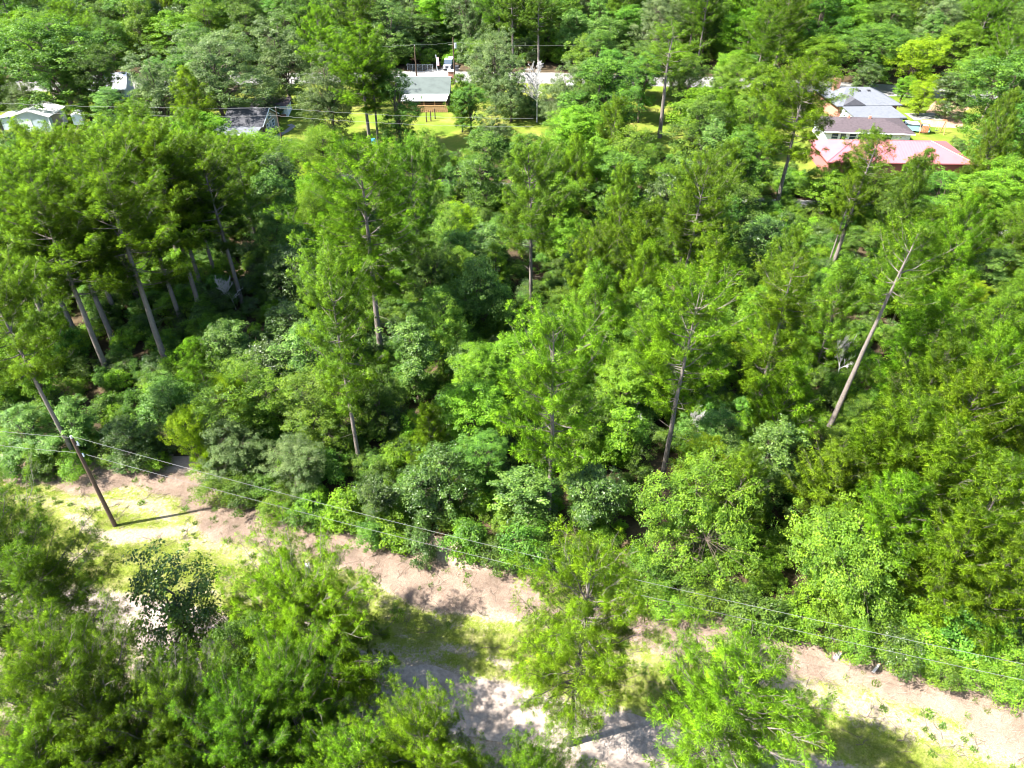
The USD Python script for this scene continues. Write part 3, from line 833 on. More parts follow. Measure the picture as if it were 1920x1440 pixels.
def pine(kind, seed, H, R, base, prof, whorls, per, blades, nl, nw, leaf, name='pine_tree', sparse=1.0, dead=5, up0=.05, up1=.85, bark='bark_pine', r0=None, spacing=.30):
    rng = np.random.default_rng(seed)
    zs = np.linspace(0, H, 14)
    wob = np.cumsum(rng.normal(0, .05, (14, 2)), 0)
    wob -= wob[0]
    tr = np.column_stack([wob * np.linspace(0, 1.2, 14)[:, None], zs])
    r0 = r0 or H * .0125
    rad = r0 * (1 - .86 * (zs / H) ** 1.15)
    rad[0] *= 1.25
    trunk = tube(tr, rad, 9)
    on = lambda z: np.array([np.interp(z, zs, tr[:, 0]), np.interp(z, zs, tr[:, 1]), z])
    limbs, tp, ta, tt = [], [], [], []
    az = rng.uniform(0, 6.28)
    for w in range(whorls):
        t = (w + rng.uniform(-.35, .35)) / (whorls - 1)
        t = min(max(t, 0), .985)
        for b in range(per if t < .9 else max(2, per - 1)):
            az += 2.399 + rng.normal(0, .35)
            z = (base + (1 - base) * t) * H + rng.uniform(-.25, .25)
            z = min(z, H * .985)
            L = R * prof(t) * rng.uniform(.55, 1.12)
            if rng.random() > sparse:
                continue
            el = up0 + (up1 - up0) * t + rng.normal(0, .12)
            hd = np.array([math.cos(az), math.sin(az), 0])
            s = np.linspace(0, 1, 7)
            bend = rng.normal(0, .18) * L
            side = np.array([-hd[1], hd[0], 0])
            pts = on(z) + np.outer(s * L * math.cos(el), hd) + np.outer(s ** 2 * bend, side)
            pts[:, 2] += s * L * math.sin(el) + .22 * L * s ** 2.2 - .08 * L * np.sin(s * 3.1)
            pts[1:] += rng.normal(0, .03 * L, (6, 3)) * s[1:, None]
            rb = max(.014, min(.055, .013 * L + .008))
            limbs.append(tube(pts, rb * (1 - .8 * s), 4, False))
            nsub = max(4, int(L * 4.4))
            for k in range(nsub):
                u = rng.uniform(.20, 1.0) if k else 1.0
                p0 = np.array([np.interp(u, s, pts[:, j]) for j in range(3)])
                sl = max(.4, L * rng.uniform(.14, .34) * (1.2 - .55 * u))
                sg = 1 if k % 2 else -1
                dv = normed(hd * rng.uniform(.5, 1.0) + side * sg * rng.uniform(.3, 1.1) * (k > 0) + np.array([0, 0, rng.uniform(.05, .65) + .3 * t]))
                p1 = p0 + dv * sl
                limbs.append(tube(np.array([p0, (p0 + p1) / 2 + rng.normal(0, .04, 3), p1]), [.014, .010, .005], 3, False))
                m = max(2, int(sl / spacing) + 1)
                tone = rng.normal(.5, .16)
                for q in range(m):
                    ff = 1 - q / m * .85
                    jit = rng.normal(0, .5 * spacing, 3) * (q > 0)
                    tp.append(p0 + dv * sl * ff + jit)
                    ta.append(dv * .7 + np.array([0, 0, .8]) + jit * 1.5)
                    tt.append(tone + rng.normal(.0, .14) + .12 * (q == 0))
    for k in range(dead):
        az = rng.uniform(0, 6.28)
        z = H * rng.uniform(max(.08, base - .25), base + .1)
        L = rng.uniform(.5, 1.6)
        s = np.linspace(0, 1, 4)
        pts = on(z) + np.outer(s * L, [math.cos(az), math.sin(az), rng.uniform(-.2, .35)]) + rng.normal(0, .06, (4, 3)) * s[:, None]
        limbs.append(tube(pts, .022 * (1 - .7 * s), 4, False))
    tp.append(on(H) + [0, 0, .1])
    ta.append([0, 0, 1])
    tt.append(.7)
    crown = tufts(np.array(tp), np.array(ta), blades, nl, nw, rng)
    tint = np.clip(np.repeat(np.array(tt), blades * 3) + rng.normal(0, .1, len(tp) * blades).repeat(3) + np.tile([-.38, .14, .14], len(tp) * blades), 0, 1)
    add_proto(kind, H, R, name, trunk, cat_meshes(limbs), crown, tint, bark, leaf)


def leafy(kind, seed, H, R, base, lobes, clumps, per, leaf_l, leaf_w, leaf, name='leafy_tree', top=1.0, rc=(.36, .78), upright=.5, bark='bark_dark', gap=.2, droop=0.0, lobe_r=(.26, .56), stems=1, flat=.58, r0=None):
    """a crown of billowing lobes; each lobe is clothed in clumps, each clump in leaves"""
    rng = np.random.default_rng(seed)
    zc, hz = H * (base + 1) / 2, H * (1 - base) / 2
    LC, LR, LS, LA = [], [], [], []
    for k in range(lobes):
        az, rr = k * 2.399 + rng.normal(0, .4), math.sqrt((k + .4) / lobes)
        ring = rng.uniform(-.9, .8)
        lr = rng.uniform(*lobe_r) * min(R, hz * 1.15)
        e = math.sqrt(max(0, 1 - ring * ring)) * rng.uniform(.6, 1.12)
        c = np.array([math.cos(az) * (R - lr * .8) * e * (.5 + .5 * rr), math.sin(az) * (R - lr * .8) * e * (.5 + .5 * rr), zc + ring * (hz - lr * .7)])
        c[2] = max(min(c[2], H - lr * .95), lr * .6)
        LC.append(c)
        LR.append(lr)
        LS.append(rng.uniform(.85, 1.75))
        LA.append(normed(np.array([math.cos(az) * e, math.sin(az) * e, rng.uniform(.1, 1.1)])))
    for k in range(3):
        a = rng.uniform(0, 6.28)
        q = (0, .22, .4)[k]
        LC.append(np.array([math.cos(a) * q * R, math.sin(a) * q * R, H * (1, .93, .86)[k] - .36 * min(R, hz)]))
        LR.append(rng.uniform(.24, .38) * min(R, hz))
        LS.append(rng.uniform(1.0, 1.5))
        LA.append(np.array([0, 0, 1.0]))
    LC, LR, LS, LA = np.array(LC), np.array(LR), np.array(LS), np.array(LA)
    mid = np.array([0, 0, zc - hz * .25])
    w = LR ** 2 / (LR ** 2).sum()
    which = rng.choice(len(LR), clumps * 2, p=w)
    d = normed(rng.normal(size=(clumps * 2, 3)) + [0, 0, .25])
    push = rng.uniform(.66, 1.1, clumps * 2)
    push = np.where(rng.random(clumps * 2) < .13, rng.uniform(1.1, 1.42, clumps * 2), push)
    ax_ = LA[which]
    d = d + ax_ * ((d * ax_).sum(1) * (LS[which] - 1))[:, None]
    cc = LC[which] + d * (LR[which] * push)[:, None]
    inside = np.zeros(len(cc), bool)
    for c, r in zip(LC, LR):
        inside |= np.linalg.norm(cc - c, axis=1) < r * .62
    keep = (~inside | (rng.random(len(cc)) < .12)) & (cc[:, 2] > max(.25, base * H * .9)) & (meshkit.noise(cc * .75 + seed, seed) > gap)
    cc, d = cc[keep][:clumps], d[keep][:clumps]
    wl = which[keep][:clumps]
    n = int(len(cc) * .82)
    cc, d, wl = cc[:n], d[:n], wl[:n]
    cr = rng.uniform(*rc, n) * .82
    tone = rng.normal(.5, .25, n)
    pos = normed(rng.normal(size=(n, per, 3))) * (rng.uniform(.25, 1, (n, per, 1)) ** .6)
    out = normed(cc - mid)
    pos = pos * cr[:, None, None] * [1, 1, flat]
    pos[..., 2] -= droop * np.linalg.norm(pos[..., :2], axis=-1) ** 2 / cr[:, None]
    nr = normed(pos) * .55 + out[:, None] * .6 + np.array([0, 0, upright]) + rng.normal(0, .45, (n, per, 3))
    P = (cc[:, None] + pos).reshape(-1, 3)
    ok = P[:, 2] > .08
    crown = leaves(P[ok], nr.reshape(-1, 3)[ok], leaf_l, leaf_w, rng)
    t1 = np.clip(np.repeat(tone, per)[ok] + rng.normal(0, .2, ok.sum()), 0, 1)
    tint = np.repeat(t1, 4)
    trs, limbs = [], []
    r0 = r0 or .016 * H + .03
    for st in range(stems):
        off = rng.normal(0, .25, 2) * (stems > 1)
        topz = max(H * base + hz * .7, .6)
        zz = np.linspace(0, topz, 8)
        wob = np.cumsum(rng.normal(0, .07, (8, 2)), 0)
        pts = np.column_stack([wob - wob[0] + off + np.outer(np.linspace(0, 1, 8), rng.normal(0, .12 * R * (stems > 1), 2)), zz])
        trs.append(tube(pts, r0 / math.sqrt(stems) * (1 - .6 * zz / topz) * np.r_[1.3, np.ones(7)], 8))
        for i in range(len(LC)):
            if i % stems == st:
                s = np.linspace(0, 1, 6)[:, None]
                a = np.array([np.interp(rng.uniform(.45, .95) * topz, zz, pts[:, k]) for k in range(3)])
                b = LC[i]
                p = a + (b - a) * s + np.array([0, 0, .18]) * np.linalg.norm(b - a) * np.sin(s * 3.14) + rng.normal(0, .05 * R, (6, 3)) * np.sin(s * 3.14)
                limbs.append(tube(p, r0 * .42 / math.sqrt(stems) * (1 - .65 * s[:, 0]), 5, False))
    for i in range(0, n, 3):
        a, b = LC[wl[i]], cc[i]
        limbs.append(tube(np.array([a, (a + b) / 2 + rng.normal(0, .08, 3), b + (b - a) * .12]), [.016, .010, .005], 3, False))
    add_proto(kind, H, R, name, cat_meshes(trs), cat_meshes(limbs), crown, tint, bark, leaf)


def bare(kind, seed, H, R, name='dead_tree', levels=4):
    rng = np.random.default_rng(seed)
    tr, li = [], []

    def grow(p, d, L, r, lev):
        s = np.linspace(0, 1, 5)[:, None]
        bend = rng.normal(0, .16, 3)
        pts = p + d * L * s + bend * L * s ** 2 + rng.normal(0, .02 * L, (5, 3)) * s
        (tr if lev == 0 else li).append(tube(pts, r * (1 - .6 * s[:, 0]), 7 if lev == 0 else 4 if lev < 3 else 3, False))
        if lev >= levels:
            return
        for k in range((15 if lev == 0 else 6 if lev == 1 else 5)):
            u = rng.uniform(.3 if lev == 0 else .25, 1.0)
            q = np.array([np.interp(u, s[:, 0], pts[:, j]) for j in range(3)])
            dd = normed(d * .75 + normed(rng.normal(size=3) * [1, 1, .45]) * (.95 if lev == 0 else .75) + [0, 0, .28])
            grow(q, dd, L * rng.uniform(.3, .55) * (1.25 - .45 * u) * (R / H * 1.9 if lev == 0 else 1), max(r * .5 * (1.2 - .5 * u), .034), lev + 1)
    grow(np.zeros(3), np.array([.02, 0, 1.]), H * .72, H * .0125, 0)
    add_proto(kind, H, R, name, cat_meshes(tr), cat_meshes(li), None, None, 'bark_dead', None)


# crown outlines of pines: branch length along the crown, from its foot (0) to its top (1)
round_top = lambda t: (.62 + .5 * math.sin(min(1, t * 1.35) * 2.2)) * (1 - t ** 3.0) + .15
conic = lambda t: min(1, .55 + 1.4 * t) * (1 - t ** 2.2) ** .9 * .95 + .13
oval = lambda t: .55 + .55 * math.sin(t * 3.0) if t < .75 else .95 * (1 - (t - .75) / .25 * .72)
for i, (sd, R, b, w, leaf) in enumerate([(11, 4.7, .44, 12, 'pine_needles'), (12, 5.4, .50, 11, 'pine_needles_fresh'), (13, 4.2, .40, 13, 'pine_needles'), (14, 5.0, .46, 12, 'pine_needles_fresh')]):
    pine('pine_tall', sd, 20., R, b, round_top, w, 5, 34, .35, .034, leaf, dead=6, spacing=.40)
for sd, R, b, sp in ((21, 3.6, .36, .85), (22, 3.9, .44, .72)):
    pine('pine_open', sd, 18., R, b, oval, 16, 5, 34, .34, .033, 'pine_needles_fresh', sparse=sp, dead=5, spacing=.40)
pine('pine_bare', 23, 19., 2.8, .70, round_top, 8, 4, 26, .33, .034, 'pine_needles_fresh', sparse=.8, dead=2)
pine('pine_bare', 24, 19., 3.0, .60, round_top, 9, 4, 26, .33, .034, 'pine_needles_fresh', sparse=.75, dead=3)
for sd, R, leaf in ((31, 3.2, 'pine_needles_fresh'), (32, 2.9, 'pine_needles'), (33, 3.5, 'pine_needles_fresh'), (34, 3.1, 'pine_needles_fresh')):
    pine('pine_young', sd, 12., R, .12, conic, 15, 5, 32, .36, .034, leaf, spacing=.40, name='young_pine', dead=4, up0=.25, up1=1.0, r0=.11)
for sd, R, b, pf, sp, leaf in ((41, 5.0, .26, round_top, 1, 'pine_needles'), (42, 3.7, .24, oval, .8, 'pine_needles_fresh'), (43, 4.6, .30, round_top, 1, 'pine_needles_fresh')):
    pine('pine_near', sd, 17., R, b, pf, 19, 7, 36, .29, .023, leaf, sparse=sp, dead=6, spacing=.34)

pine('pine_broad', 44, 11., 4.8, .16, round_top, 15, 9, 36, .29, .023, 'pine_needles_fresh', dead=4, spacing=.34, r0=.2, up0=.2, up1=.9)
leafy('oak', 51, 14., 6.2, .06, 20, 760, 54, .20, .125, 'leaf_grey', 'oak_tree', rc=(.45, .95), gap=.25)
leafy('oak', 52, 13., 5.4, .06, 18, 700, 54, .20, .125, 'leaf_grey', 'oak_tree', rc=(.45, .95), gap=.25)
leafy('oak', 53, 15., 5.0, .05, 18, 700, 54, .20, .125, 'leaf_mid', 'oak_tree', rc=(.45, .95), gap=.25)
leafy('leafy', 61, 12., 3.4, .06, 14, 620, 54, .165, .105, 'leaf_mid')
leafy('leafy', 62, 11., 3.0, .06, 13, 560, 54, .165, .105, 'leaf_bright')
leafy('leafy', 63, 12., 3.2, .06, 14, 600, 54, .165, .105, 'leaf_mid', gap=.22)
leafy('leafy', 64, 10., 3.3, .05, 13, 580, 54, .155, .10, 'leaf_fine')
leafy('leafy', 65, 13., 3.0, .08, 14, 580, 54, .165, .105, 'leaf_blue', gap=.15)
leafy('yellow', 66, 8., 3.0, .05, 12, 480, 54, .15, .095, 'leaf_yellow', 'yellow_green_tree')
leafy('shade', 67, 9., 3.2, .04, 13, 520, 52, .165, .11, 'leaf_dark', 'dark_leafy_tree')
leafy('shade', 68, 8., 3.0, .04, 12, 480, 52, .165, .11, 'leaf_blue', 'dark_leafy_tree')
leafy('column', 71, 10., 1.7, .03, 11, 330, 50, 0.16, .13, 'leaf_blue', 'vine_covered_tree', lobe_r=(.5, .75), rc=(.4, .7))
leafy('column', 72, 8., 1.6, .03, 9, 280, 50, 0.16, .13, 'leaf_bright', 'vine_covered_tree', lobe_r=(.5, .75), rc=(.4, .7))
leafy('fine', 73, 8., 3.7, .02, 16, 980, 46, .13, .07, 'leaf_fine', 'fine_leaved_tree', rc=(.3, .62), stems=4, r0=.07)
leafy('fine', 74, 8., 3.3, .02, 14, 900, 46, .13, .07, 'leaf_fine', 'fine_leaved_tree', rc=(.3, .62), stems=4, gap=.24, r0=.07)
leafy('fine', 79, 9., 3.4, .02, 14, 740, 56, .14, .08, 'leaf_grey', 'fine_leaved_tree', rc=(.4, .7), stems=4, gap=.24, r0=.07)
leafy('holly', 75, 7., 2.6, .03, 11, 480, 54, .13, .085, 'leaf_dark', 'evergreen_holly', stems=2, gap=.3, rc=(.3, .6))
leafy('holly', 76, 6.5, 2.4, .03, 10, 440, 54, .13, .085, 'leaf_dark', 'evergreen_holly', stems=2, gap=.32, rc=(.3, .6))
leafy('sparse', 77, 12., 3.2, .25, 11, 330, 30, .19, .13, 'leaf_dark', 'dark_leafy_tree', gap=.34, rc=(.5, .8))
leafy('willow', 78, 10., 3.6, .12, 12, 520, 54, .20, .075, 'leaf_bright', 'willow_tree', droop=.7, upright=.15, rc=(.6, 1.0))
for sd, leaf, l in ((81, 'leaf_bright', .13), (82, 'leaf_mid', .13), (83, 'leaf_mid', .13), (84, 'leaf_dark', .12), (85, 'leaf_fine', .11)):
    leafy('bush', sd, 2.6, 1.7, 0, 9, 150, 46, l, l * .62, leaf, 'bush', rc=(.3, .55), stems=3, r0=.07)
bare('dead', 91, 15., 4.6)
bare('dead', 92, 8., 3.6, levels=3)

# ------------------------------------------------------------------ placing plants
rng = np.random.default_rng(2024)
PLACED = []          # x, y, radius, height
RECORDS = []


def plant(kind, x, y, h, r=None, label=None, base=False, variant=None, cat='tree', lean=0.0, lean_az=0.0, group=None, name=None, xy=None, rot=None):
    """x, y: the picture position of the plant's top (or of its foot, with base=True)"""
    protos = PROTO[kind]
    v = int(rng.integers(len(protos))) if variant is None else variant
    path, H, R, nm = protos[v]
    if xy is not None:
        p = np.array([xy[0], xy[1], 0.])
    elif base:
        p = at(x, y)
    else:
        p = at(x, y, h * .985) * [1, 1, 0]
    s = h / H
    sr = (r / R) if r else s * rng.uniform(.9, 1.1)
    rot = rng.uniform(0, 6.28) if rot is None else rot
    RECORDS.append(dict(path=path, name=name or nm, kind=kind, p=p, sr=sr, s=s, rot=rot, lean=lean, laz=lean_az, sq=float(rng.uniform(.86, 1.16)), h=h, r=R * sr, label=label, cat=cat, group=group))
    PLACED.append((p[0], p[1], R * sr, h))
    return p


T = plant
NEAR, PINES, EDGE_G = 'pines in the foreground', 'tall pines in the wood', 'leafy trees along the straw strip'
# the near side of the road
T('pine_near', -70, 950, 17.5, 4.3, 'big dark pine with spreading level boughs at the left edge, in front of the road', variant=0)
T('pine_near', 70, 1225, 16, 3.7, 'dark green pine filling the bottom left corner', variant=0)
T('sparse', 285, 1050, 11.5, 2.9, 'thin dark leafy tree standing against the pale road at left', variant=0)
T('pine_broad', 552, 1122, 9.4, 5.1, 'large bright green pine with dark right side in front of the road', variant=0, rot=.6)
T('leafy', 425, 1185, 10, 1.9, 'soft green leafy tree squeezed left of the large bright foreground pine', variant=0)
T('pine_near', 1100, 1070, 16, 3.5, 'open airy pine standing before the straw strip, right of the grassy shadow', variant=1)
T('pine_near', 1400, 1255, 14.5, 3.6, 'near pine with bare grey twigs showing, lower right foreground', variant=1, rot=2.2)
T('pine_near', 790, 1352, 14, 2.8, 'bright pine top along the bottom edge below the road', variant=2, rot=1.)
T('pine_near', 300, 1290, 14, 2.9, 'shaded green pine between the corner pine and the large bright one', variant=0)
T('pine_near', 40, 1385, 14, 2.6, 'yellow-green pine top at the very bottom left', variant=2, rot=3)
T('pine_near', 990, 1430, 13, 2.2, 'pine tip just rising over the bottom edge under the road', variant=2, rot=4)
# pines along the left of the wood
T('pine_tall', 150, 872, 20, 4.2, 'leaning pine behind the wooden utility pole at left', base=True, variant=1, lean=.05, lean_az=-1.2)
T('pine_tall', 205, 705, 20.5, 4.9, 'tall pine with long bare slanting trunk, third from the left edge', base=True, variant=0)
T('pine_tall', 215, 645, 19.5, 4.7, 'tall pine with thin dark trunk among the left-hand pines', base=True, variant=2)
T('pine_tall', 222, 600, 19.5, 4.9, 'tall pine with half-hidden trunk behind the left-hand pines', base=True, variant=3)
T('pine_tall', 315, 690, 21, 5.5, 'tall pine with the thickest trunk of the left-hand group', base=True, variant=0, rot=2.)
T('pine_tall', 340, 605, 20, 4.9, 'tall pine with short pale trunk showing above dark bushes', base=True, variant=1)
T('pine_tall', 380, 596, 20, 4.7, 'tall pine just right of the pale-trunked one in the left group', base=True, variant=3)
T('pine_tall', 382, 552, 18.5, 4.2, 'pine with reddish trunk at the back of the left group', base=True, variant=2)
T('pine_tall', 455, 572, 17.5, 4.2, 'pine with long straight visible trunk right of the left-hand group', base=True, variant=0, rot=4)
T('pine_tall', 10, 690, 20, 4.9, 'tall pine rising at the left edge of the picture', base=True, variant=3)
T('pine_tall', 95, 620, 20.5, 5.2, 'tall bright-topped pine near the left edge below the white shed', base=True, variant=0, rot=5)
T('pine_tall', 62, 268, 19, 5.2, 'tall bright pine just below the white metal shed', variant=1, rot=1)
T('pine_tall', 252, 216, 18, 5.4, 'broad bright pine crown below the half-hidden white roof', variant=0, rot=3)
T('pine_tall', 5, 315, 19, 5.0, 'bright pine at the far left below the shed', variant=3)
T('pine_tall', 150, 262, 18.5, 5.0, 'pine behind the left-hand pine group', variant=2)
T('pine_tall', 335, 272, 16.5, 4.4, 'pine at the right back of the left-hand pine group', variant=3)
# middle pines
T('pine_tall', 716, 672, 21, 6.0, 'tallest pine with thick pale trunk left of centre', base=True, variant=0, rot=.5)
T('pine_tall', 792, 560, 18, 2.7, 'slender pine just right of the tallest pine', base=True, variant=2)
T('pine_open', 676, 880, 19.3, 2.9, 'slender ragged pine with bright tufts and dead side branches', base=True, variant=0)
T('pine_tall', 995, 572, 17.5, 4.3, 'straight pine with pale trunk near the picture centre', base=True, variant=2, rot=3)
T('pine_open', 1027, 985, 18.4, 3.6, 'fresh green pine with dark trunk at the forest edge, centre', base=True, variant=0, rot=2)
T('pine_open', 1240, 905, 18.2, 3.8, 'sparse flat-topped pine with bare twigs right of centre', base=True, variant=1, rot=1)
T('pine_tall', 1268, 585, 16.5, 3.9, 'pine with leaning pale trunk behind the flat-topped sparse pine', base=True, variant=1, lean=.07, lean_az=.5)
T('pine_bare', 1545, 822, 19.5, 3.0, 'leaning pine with long bare white trunk and thin crown at right', base=True, variant=0, lean=.09, lean_az=.3)
T('pine_bare', 1560, 500, 15.5, 2.9, 'leaning pine with pale trunk in front of the red roof', base=True, variant=0, lean=.09, lean_az=.6)
T('pine_open', 1550, 505, 11, 2.0, 'smaller thin pine left of the leaning one by the red roof', base=True, variant=1, lean=.05, lean_az=.6)
T('pine_bare', 1415, 790, 16, 2.9, 'bright pine with short bare trunk, left of the white leaning trunk', base=True, variant=0, rot=4)
T('pine_tall', 1452, 402, 19.3, 5.6, 'broad-crowned pine with pale trunk left of the grey-roofed house', base=True, variant=3, rot=1)
T('pine_bare', 1236, 258, 17.5, 4.6, 'lone tall far pine with bare pale lower trunk', base=True, variant=1, rot=4)
T('pine_tall', 695, 283, 18.5, 5.1, 'tall yard pine with thin pale trunk left of the green-roofed house', base=True, variant=2, rot=1)
T('pine_tall', 711, 280, 15.5, 4.2, 'second slimmer yard pine beside the thin pale trunk', base=True, variant=0)
T('pine_young', 867, 248, 9.2, 2.4, 'small pine standing on the lawn right of the green-roofed house', base=True, variant=1)
T('pine_tall', 335, 95, 19, 3.1, 'thin bare-stemmed pine at the top left behind the oaks', base=True, variant=1)
T('pine_tall', 1440, 178, 18, 4.7, 'dark far pine with shaded trunk at the top, right of centre', base=True, variant=0)
T('pine_tall', 480, 450, 13.1, 3.9, 'dark pine left of the tallest pine', base=True, variant=3)
T('pine_open', 1105, 640, 12.5, 2.5, 'thin twin-stemmed pine left of the sparse flat-topped pine', base=True, variant=0, rot=5)
T('pine_open', 1090, 655, 12, 2.1, 'thin pine with two pale stems near the centre', base=True, variant=1, rot=2)
T('pine_young', 1640, 245, 9, 2.2, 'airy pine in front of the dark-roofed house', variant=3)
T('pine_young', 1745, 285, 7.5, 2.0, 'brown-tinged young pine in front of the red roof', variant=1)
T('pine_young', 1812, 318, 6.5, 1.8, 'small pine with brown cones below the red roof corner', variant=1)
# young pines at right
YP = 'young pine in the dense stand at right'
for (x, y, h, r, v, lb) in [(1715, 770, 12.5, 3.0, 0, 'young pine right of the white leaning trunk, lower slope'), (1850, 705, 12.5, 3.2, 2, 'large young pine high at the right edge stand'), (1580, 845, 10, 2.6, 3, 'young pine just below the foot of the white leaning trunk'),
                            (1640, 790, 11, 2.7, 1, 'dull young pine beside the foot of the white leaning trunk'), (1800, 820, 12, 3.0, 3, 'bright young pine in the middle of the right-hand stand'), (1900, 880, 11.5, 2.8, 0, 'young pine cut by the right edge, lower stand'),
                            (1695, 905, 10.5, 2.7, 2, 'young pine behind the big round fine-leaved tree'), (1830, 965, 10.5, 2.7, 0, 'young pine right of the big round fine-leaved tree'), (1915, 1030, 9.5, 2.5, 3, 'lowest young pine at the right edge'),
                            (1400, 850, 9.5, 2.0, 0, 'yellowish leaning pine right of the fluffy bright tree'), (1760, 640, 12, 3.0, 1, 'young pine right of the thin-crowned leaning pine'), (1880, 560, 12.5, 3.0, 2, 'young pine at the upper right edge'),
                            (1480, 700, 11, 2.6, 3, 'young pine left of the white leaning trunk'), (1590, 500, 12, 2.6, 0, 'young pine up-slope of the white leaning trunk'), (1800, 520, 11.5, 2.7, 3, 'young pine below the red roof, upper right'),
                            (1470, 560, 12.5, 2.6, 0, 'young pine up-slope of the short bare trunk'), (1745, 575, 12, 2.8, 1, 'young pine right of the thin leaning crown'), (1205, 400, 13, 3.0, 1, 'green pine in the middle wood right of the centre pine'),
                            (1300, 340, 14, 3.0, 0, 'pine in the middle wood below the lone far pine'), (1120, 500, 10, 2.4, 2, 'young pine right of the centre pine'), (800, 765, 7.5, 1.7, 0, 'small young pine between two leafy edge trees'),
                            (1490, 440, 12, 2.6, 2, 'young pine right of the broad dark leafy tree'), (1740, 430, 11, 2.8, 0, 'young pine below the middle of the red roof'), (1010, 280, 12, 2.6, 1, 'pine crown just behind the centre pine')]:
    T('pine_young', x, y, h, r * 1.15, lb, variant=v, lean=float(rng.uniform(0, .08)), lean_az=float(rng.uniform(-1, 2)))
# leafy trees and bushes along the edge
T('fine', 455, 690, 8.6, 3.9, 'big rounded leafy tree with yellow crown at the forest edge, left', variant=0)
T('fine', 580, 700, 8.2, 3.3, 'rounded leafy tree right of the yellow-topped edge tree', variant=1)
T('yellow', 425, 703, 8.2, 1.3, 'bright yellow-green vine top on the big edge tree')
T('yellow', 335, 770, 7, 1.6, 'bright yellow-green leafy tree beside the dark gap at left')
T('fine', 420, 790, 5.6, 2.6, 'greyish fine-leaved bush mass at the strip, left of centre', variant=2)
T('fine', 545, 830, 5.2, 2.4, 'grey-green bush with drooping stems above the straw strip', variant=2)
T('holly', 820, 850, 6.8, 2.7, 'dark small-leaved evergreen with black trunk at the strip', variant=0)
T('holly', 1115, 885, 6.6, 2.6, 'dark small-leaved evergreen right of the edge pine', variant=1)
T('holly', 700, 900, 5.2, 1.8, 'dark glossy bush right of the slender ragged pine', variant=1)
T('column', 985, 880, 6.2, 1.7, 'pale green large-leaved tree at the foot of the edge pine', variant=0)
T('column', 770, 595, 9.5, 1.6, 'pale vine-covered column of leaves right of the tallest pine', variant=0)
T('leafy', 825, 560, 9, 2.9, 'round leafy tree behind the pale vine-covered column', variant=3)
T('leafy', 885, 715, 8.6, 2.8, 'bright leafy tree left of the edge pine', variant=1)
T('leafy', 905, 810, 7, 2.2, 'green leafy tree between bright tree and dark evergreen', variant=0)
T('fine', 1310, 895, 8.6, 4.6, 'tall fluffy bright green tree at the forest edge, right of centre', variant=0)
T('fine', 1622, 970, 7.6, 4.3, 'big round fine-leaved tree at the straw strip, right', variant=1)
T('yellow', 1330, 830, 6.5, 2.2, 'vivid green round bush behind the fluffy bright tree')
T('yellow', 1460, 770, 6, 1.7, 'vivid yellow-green bush left of the white leaning trunk')
T('column', 1175, 760, 6.5, 1.4, 'bright green vine-covered stump left of the sparse pine', variant=1)
T('leafy', 1350, 770, 7, 2.3, 'pale leafy tree right of the sparse flat-topped pine', variant=4)
T('leafy', 1430, 530, 9.5, 2.0, 'leafy green column behind the young pines, right of centre', variant=1)
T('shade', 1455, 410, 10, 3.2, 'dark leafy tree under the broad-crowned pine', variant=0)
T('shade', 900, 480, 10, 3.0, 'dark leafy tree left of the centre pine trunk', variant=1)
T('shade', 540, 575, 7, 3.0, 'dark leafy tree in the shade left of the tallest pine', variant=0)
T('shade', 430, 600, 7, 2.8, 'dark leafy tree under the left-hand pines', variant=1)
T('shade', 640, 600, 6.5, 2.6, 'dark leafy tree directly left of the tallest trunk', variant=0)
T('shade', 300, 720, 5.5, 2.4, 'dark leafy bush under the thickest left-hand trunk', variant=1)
T('leafy', 120, 755, 5.5, 2.3, 'leafy tree beside the utility pole under the left pines', variant=4)
T('leafy', 30, 765, 6, 2.4, 'leafy tree at the left edge above the straw strip', variant=4)
T('holly', 225, 785, 5, 2.2, 'small grey bushy tree between utility pole and dark gap', variant=0)
T('leafy', 700, 690, 7.5, 2.4, 'green tree behind the slender ragged pine', variant=2)
T('leafy', 1080, 720, 8, 2.6, 'leafy tree right of the edge pine crown', variant=3)
T('leafy', 1180, 660, 8, 2.6, 'leafy tree left of the sparse flat-topped pine', variant=1)
T('leafy', 1010, 660, 7.5, 2.4, 'leafy tree behind the edge pine', variant=0)
# trees in front of and among the houses
T('oak', 385, 58, 16, 9.0, 'huge round grey-green oak above the tan house', variant=0)
T('oak', 272, 92, 14, 6.2, 'grey-green oak left of the huge round one', variant=1)
T('oak', 75, 22, 18, 9.5, 'large dark tree behind the white shed', variant=2)
T('oak', 160, 75, 14, 4.6, 'dark tree right of the white shed', variant=2, rot=2)
T('oak', 515, 25, 16, 7.0, 'pale grey-green oak above the small white shed', variant=1, rot=2)
T('oak', 602, 88, 15, 4.8, 'grey-green yard oak left of the thin pale pine trunk', variant=1, rot=4)
T('oak', 928, 58, 14, 6.3, 'pale oak right of the parked van', variant=0, rot=3)
T('oak', 958, 108, 11, 4.4, 'round pale tree just left of the bare grey tree', variant=1, rot=5)
T('oak', 922, 203, 8, 3.3, 'rounded grey-green tree below the bare grey tree', variant=1, rot=1)
T('leafy', 200, 165, 9, 4.2, 'blue-green tree in front of the half-hidden white roof', variant=4)
T('leafy', 368, 206, 10, 4.0, 'light green tree left of the tan house', variant=1)
T('willow', 588, 236, 8.5, 4.4, 'yellow-green willowy tree in front of the sunny lawn', variant=0)
T('willow', 465, 252, 10, 6.0, 'spreading yellowish tree below the tan house', variant=0, rot=2)
T('leafy', 800, 246, 8, 3.0, 'green tree in front of the green-roofed house lawn', variant=3)
T('leafy', 905, 240, 12, 3.6, 'tall leafy column tree right of the pale lane gap', variant=2)
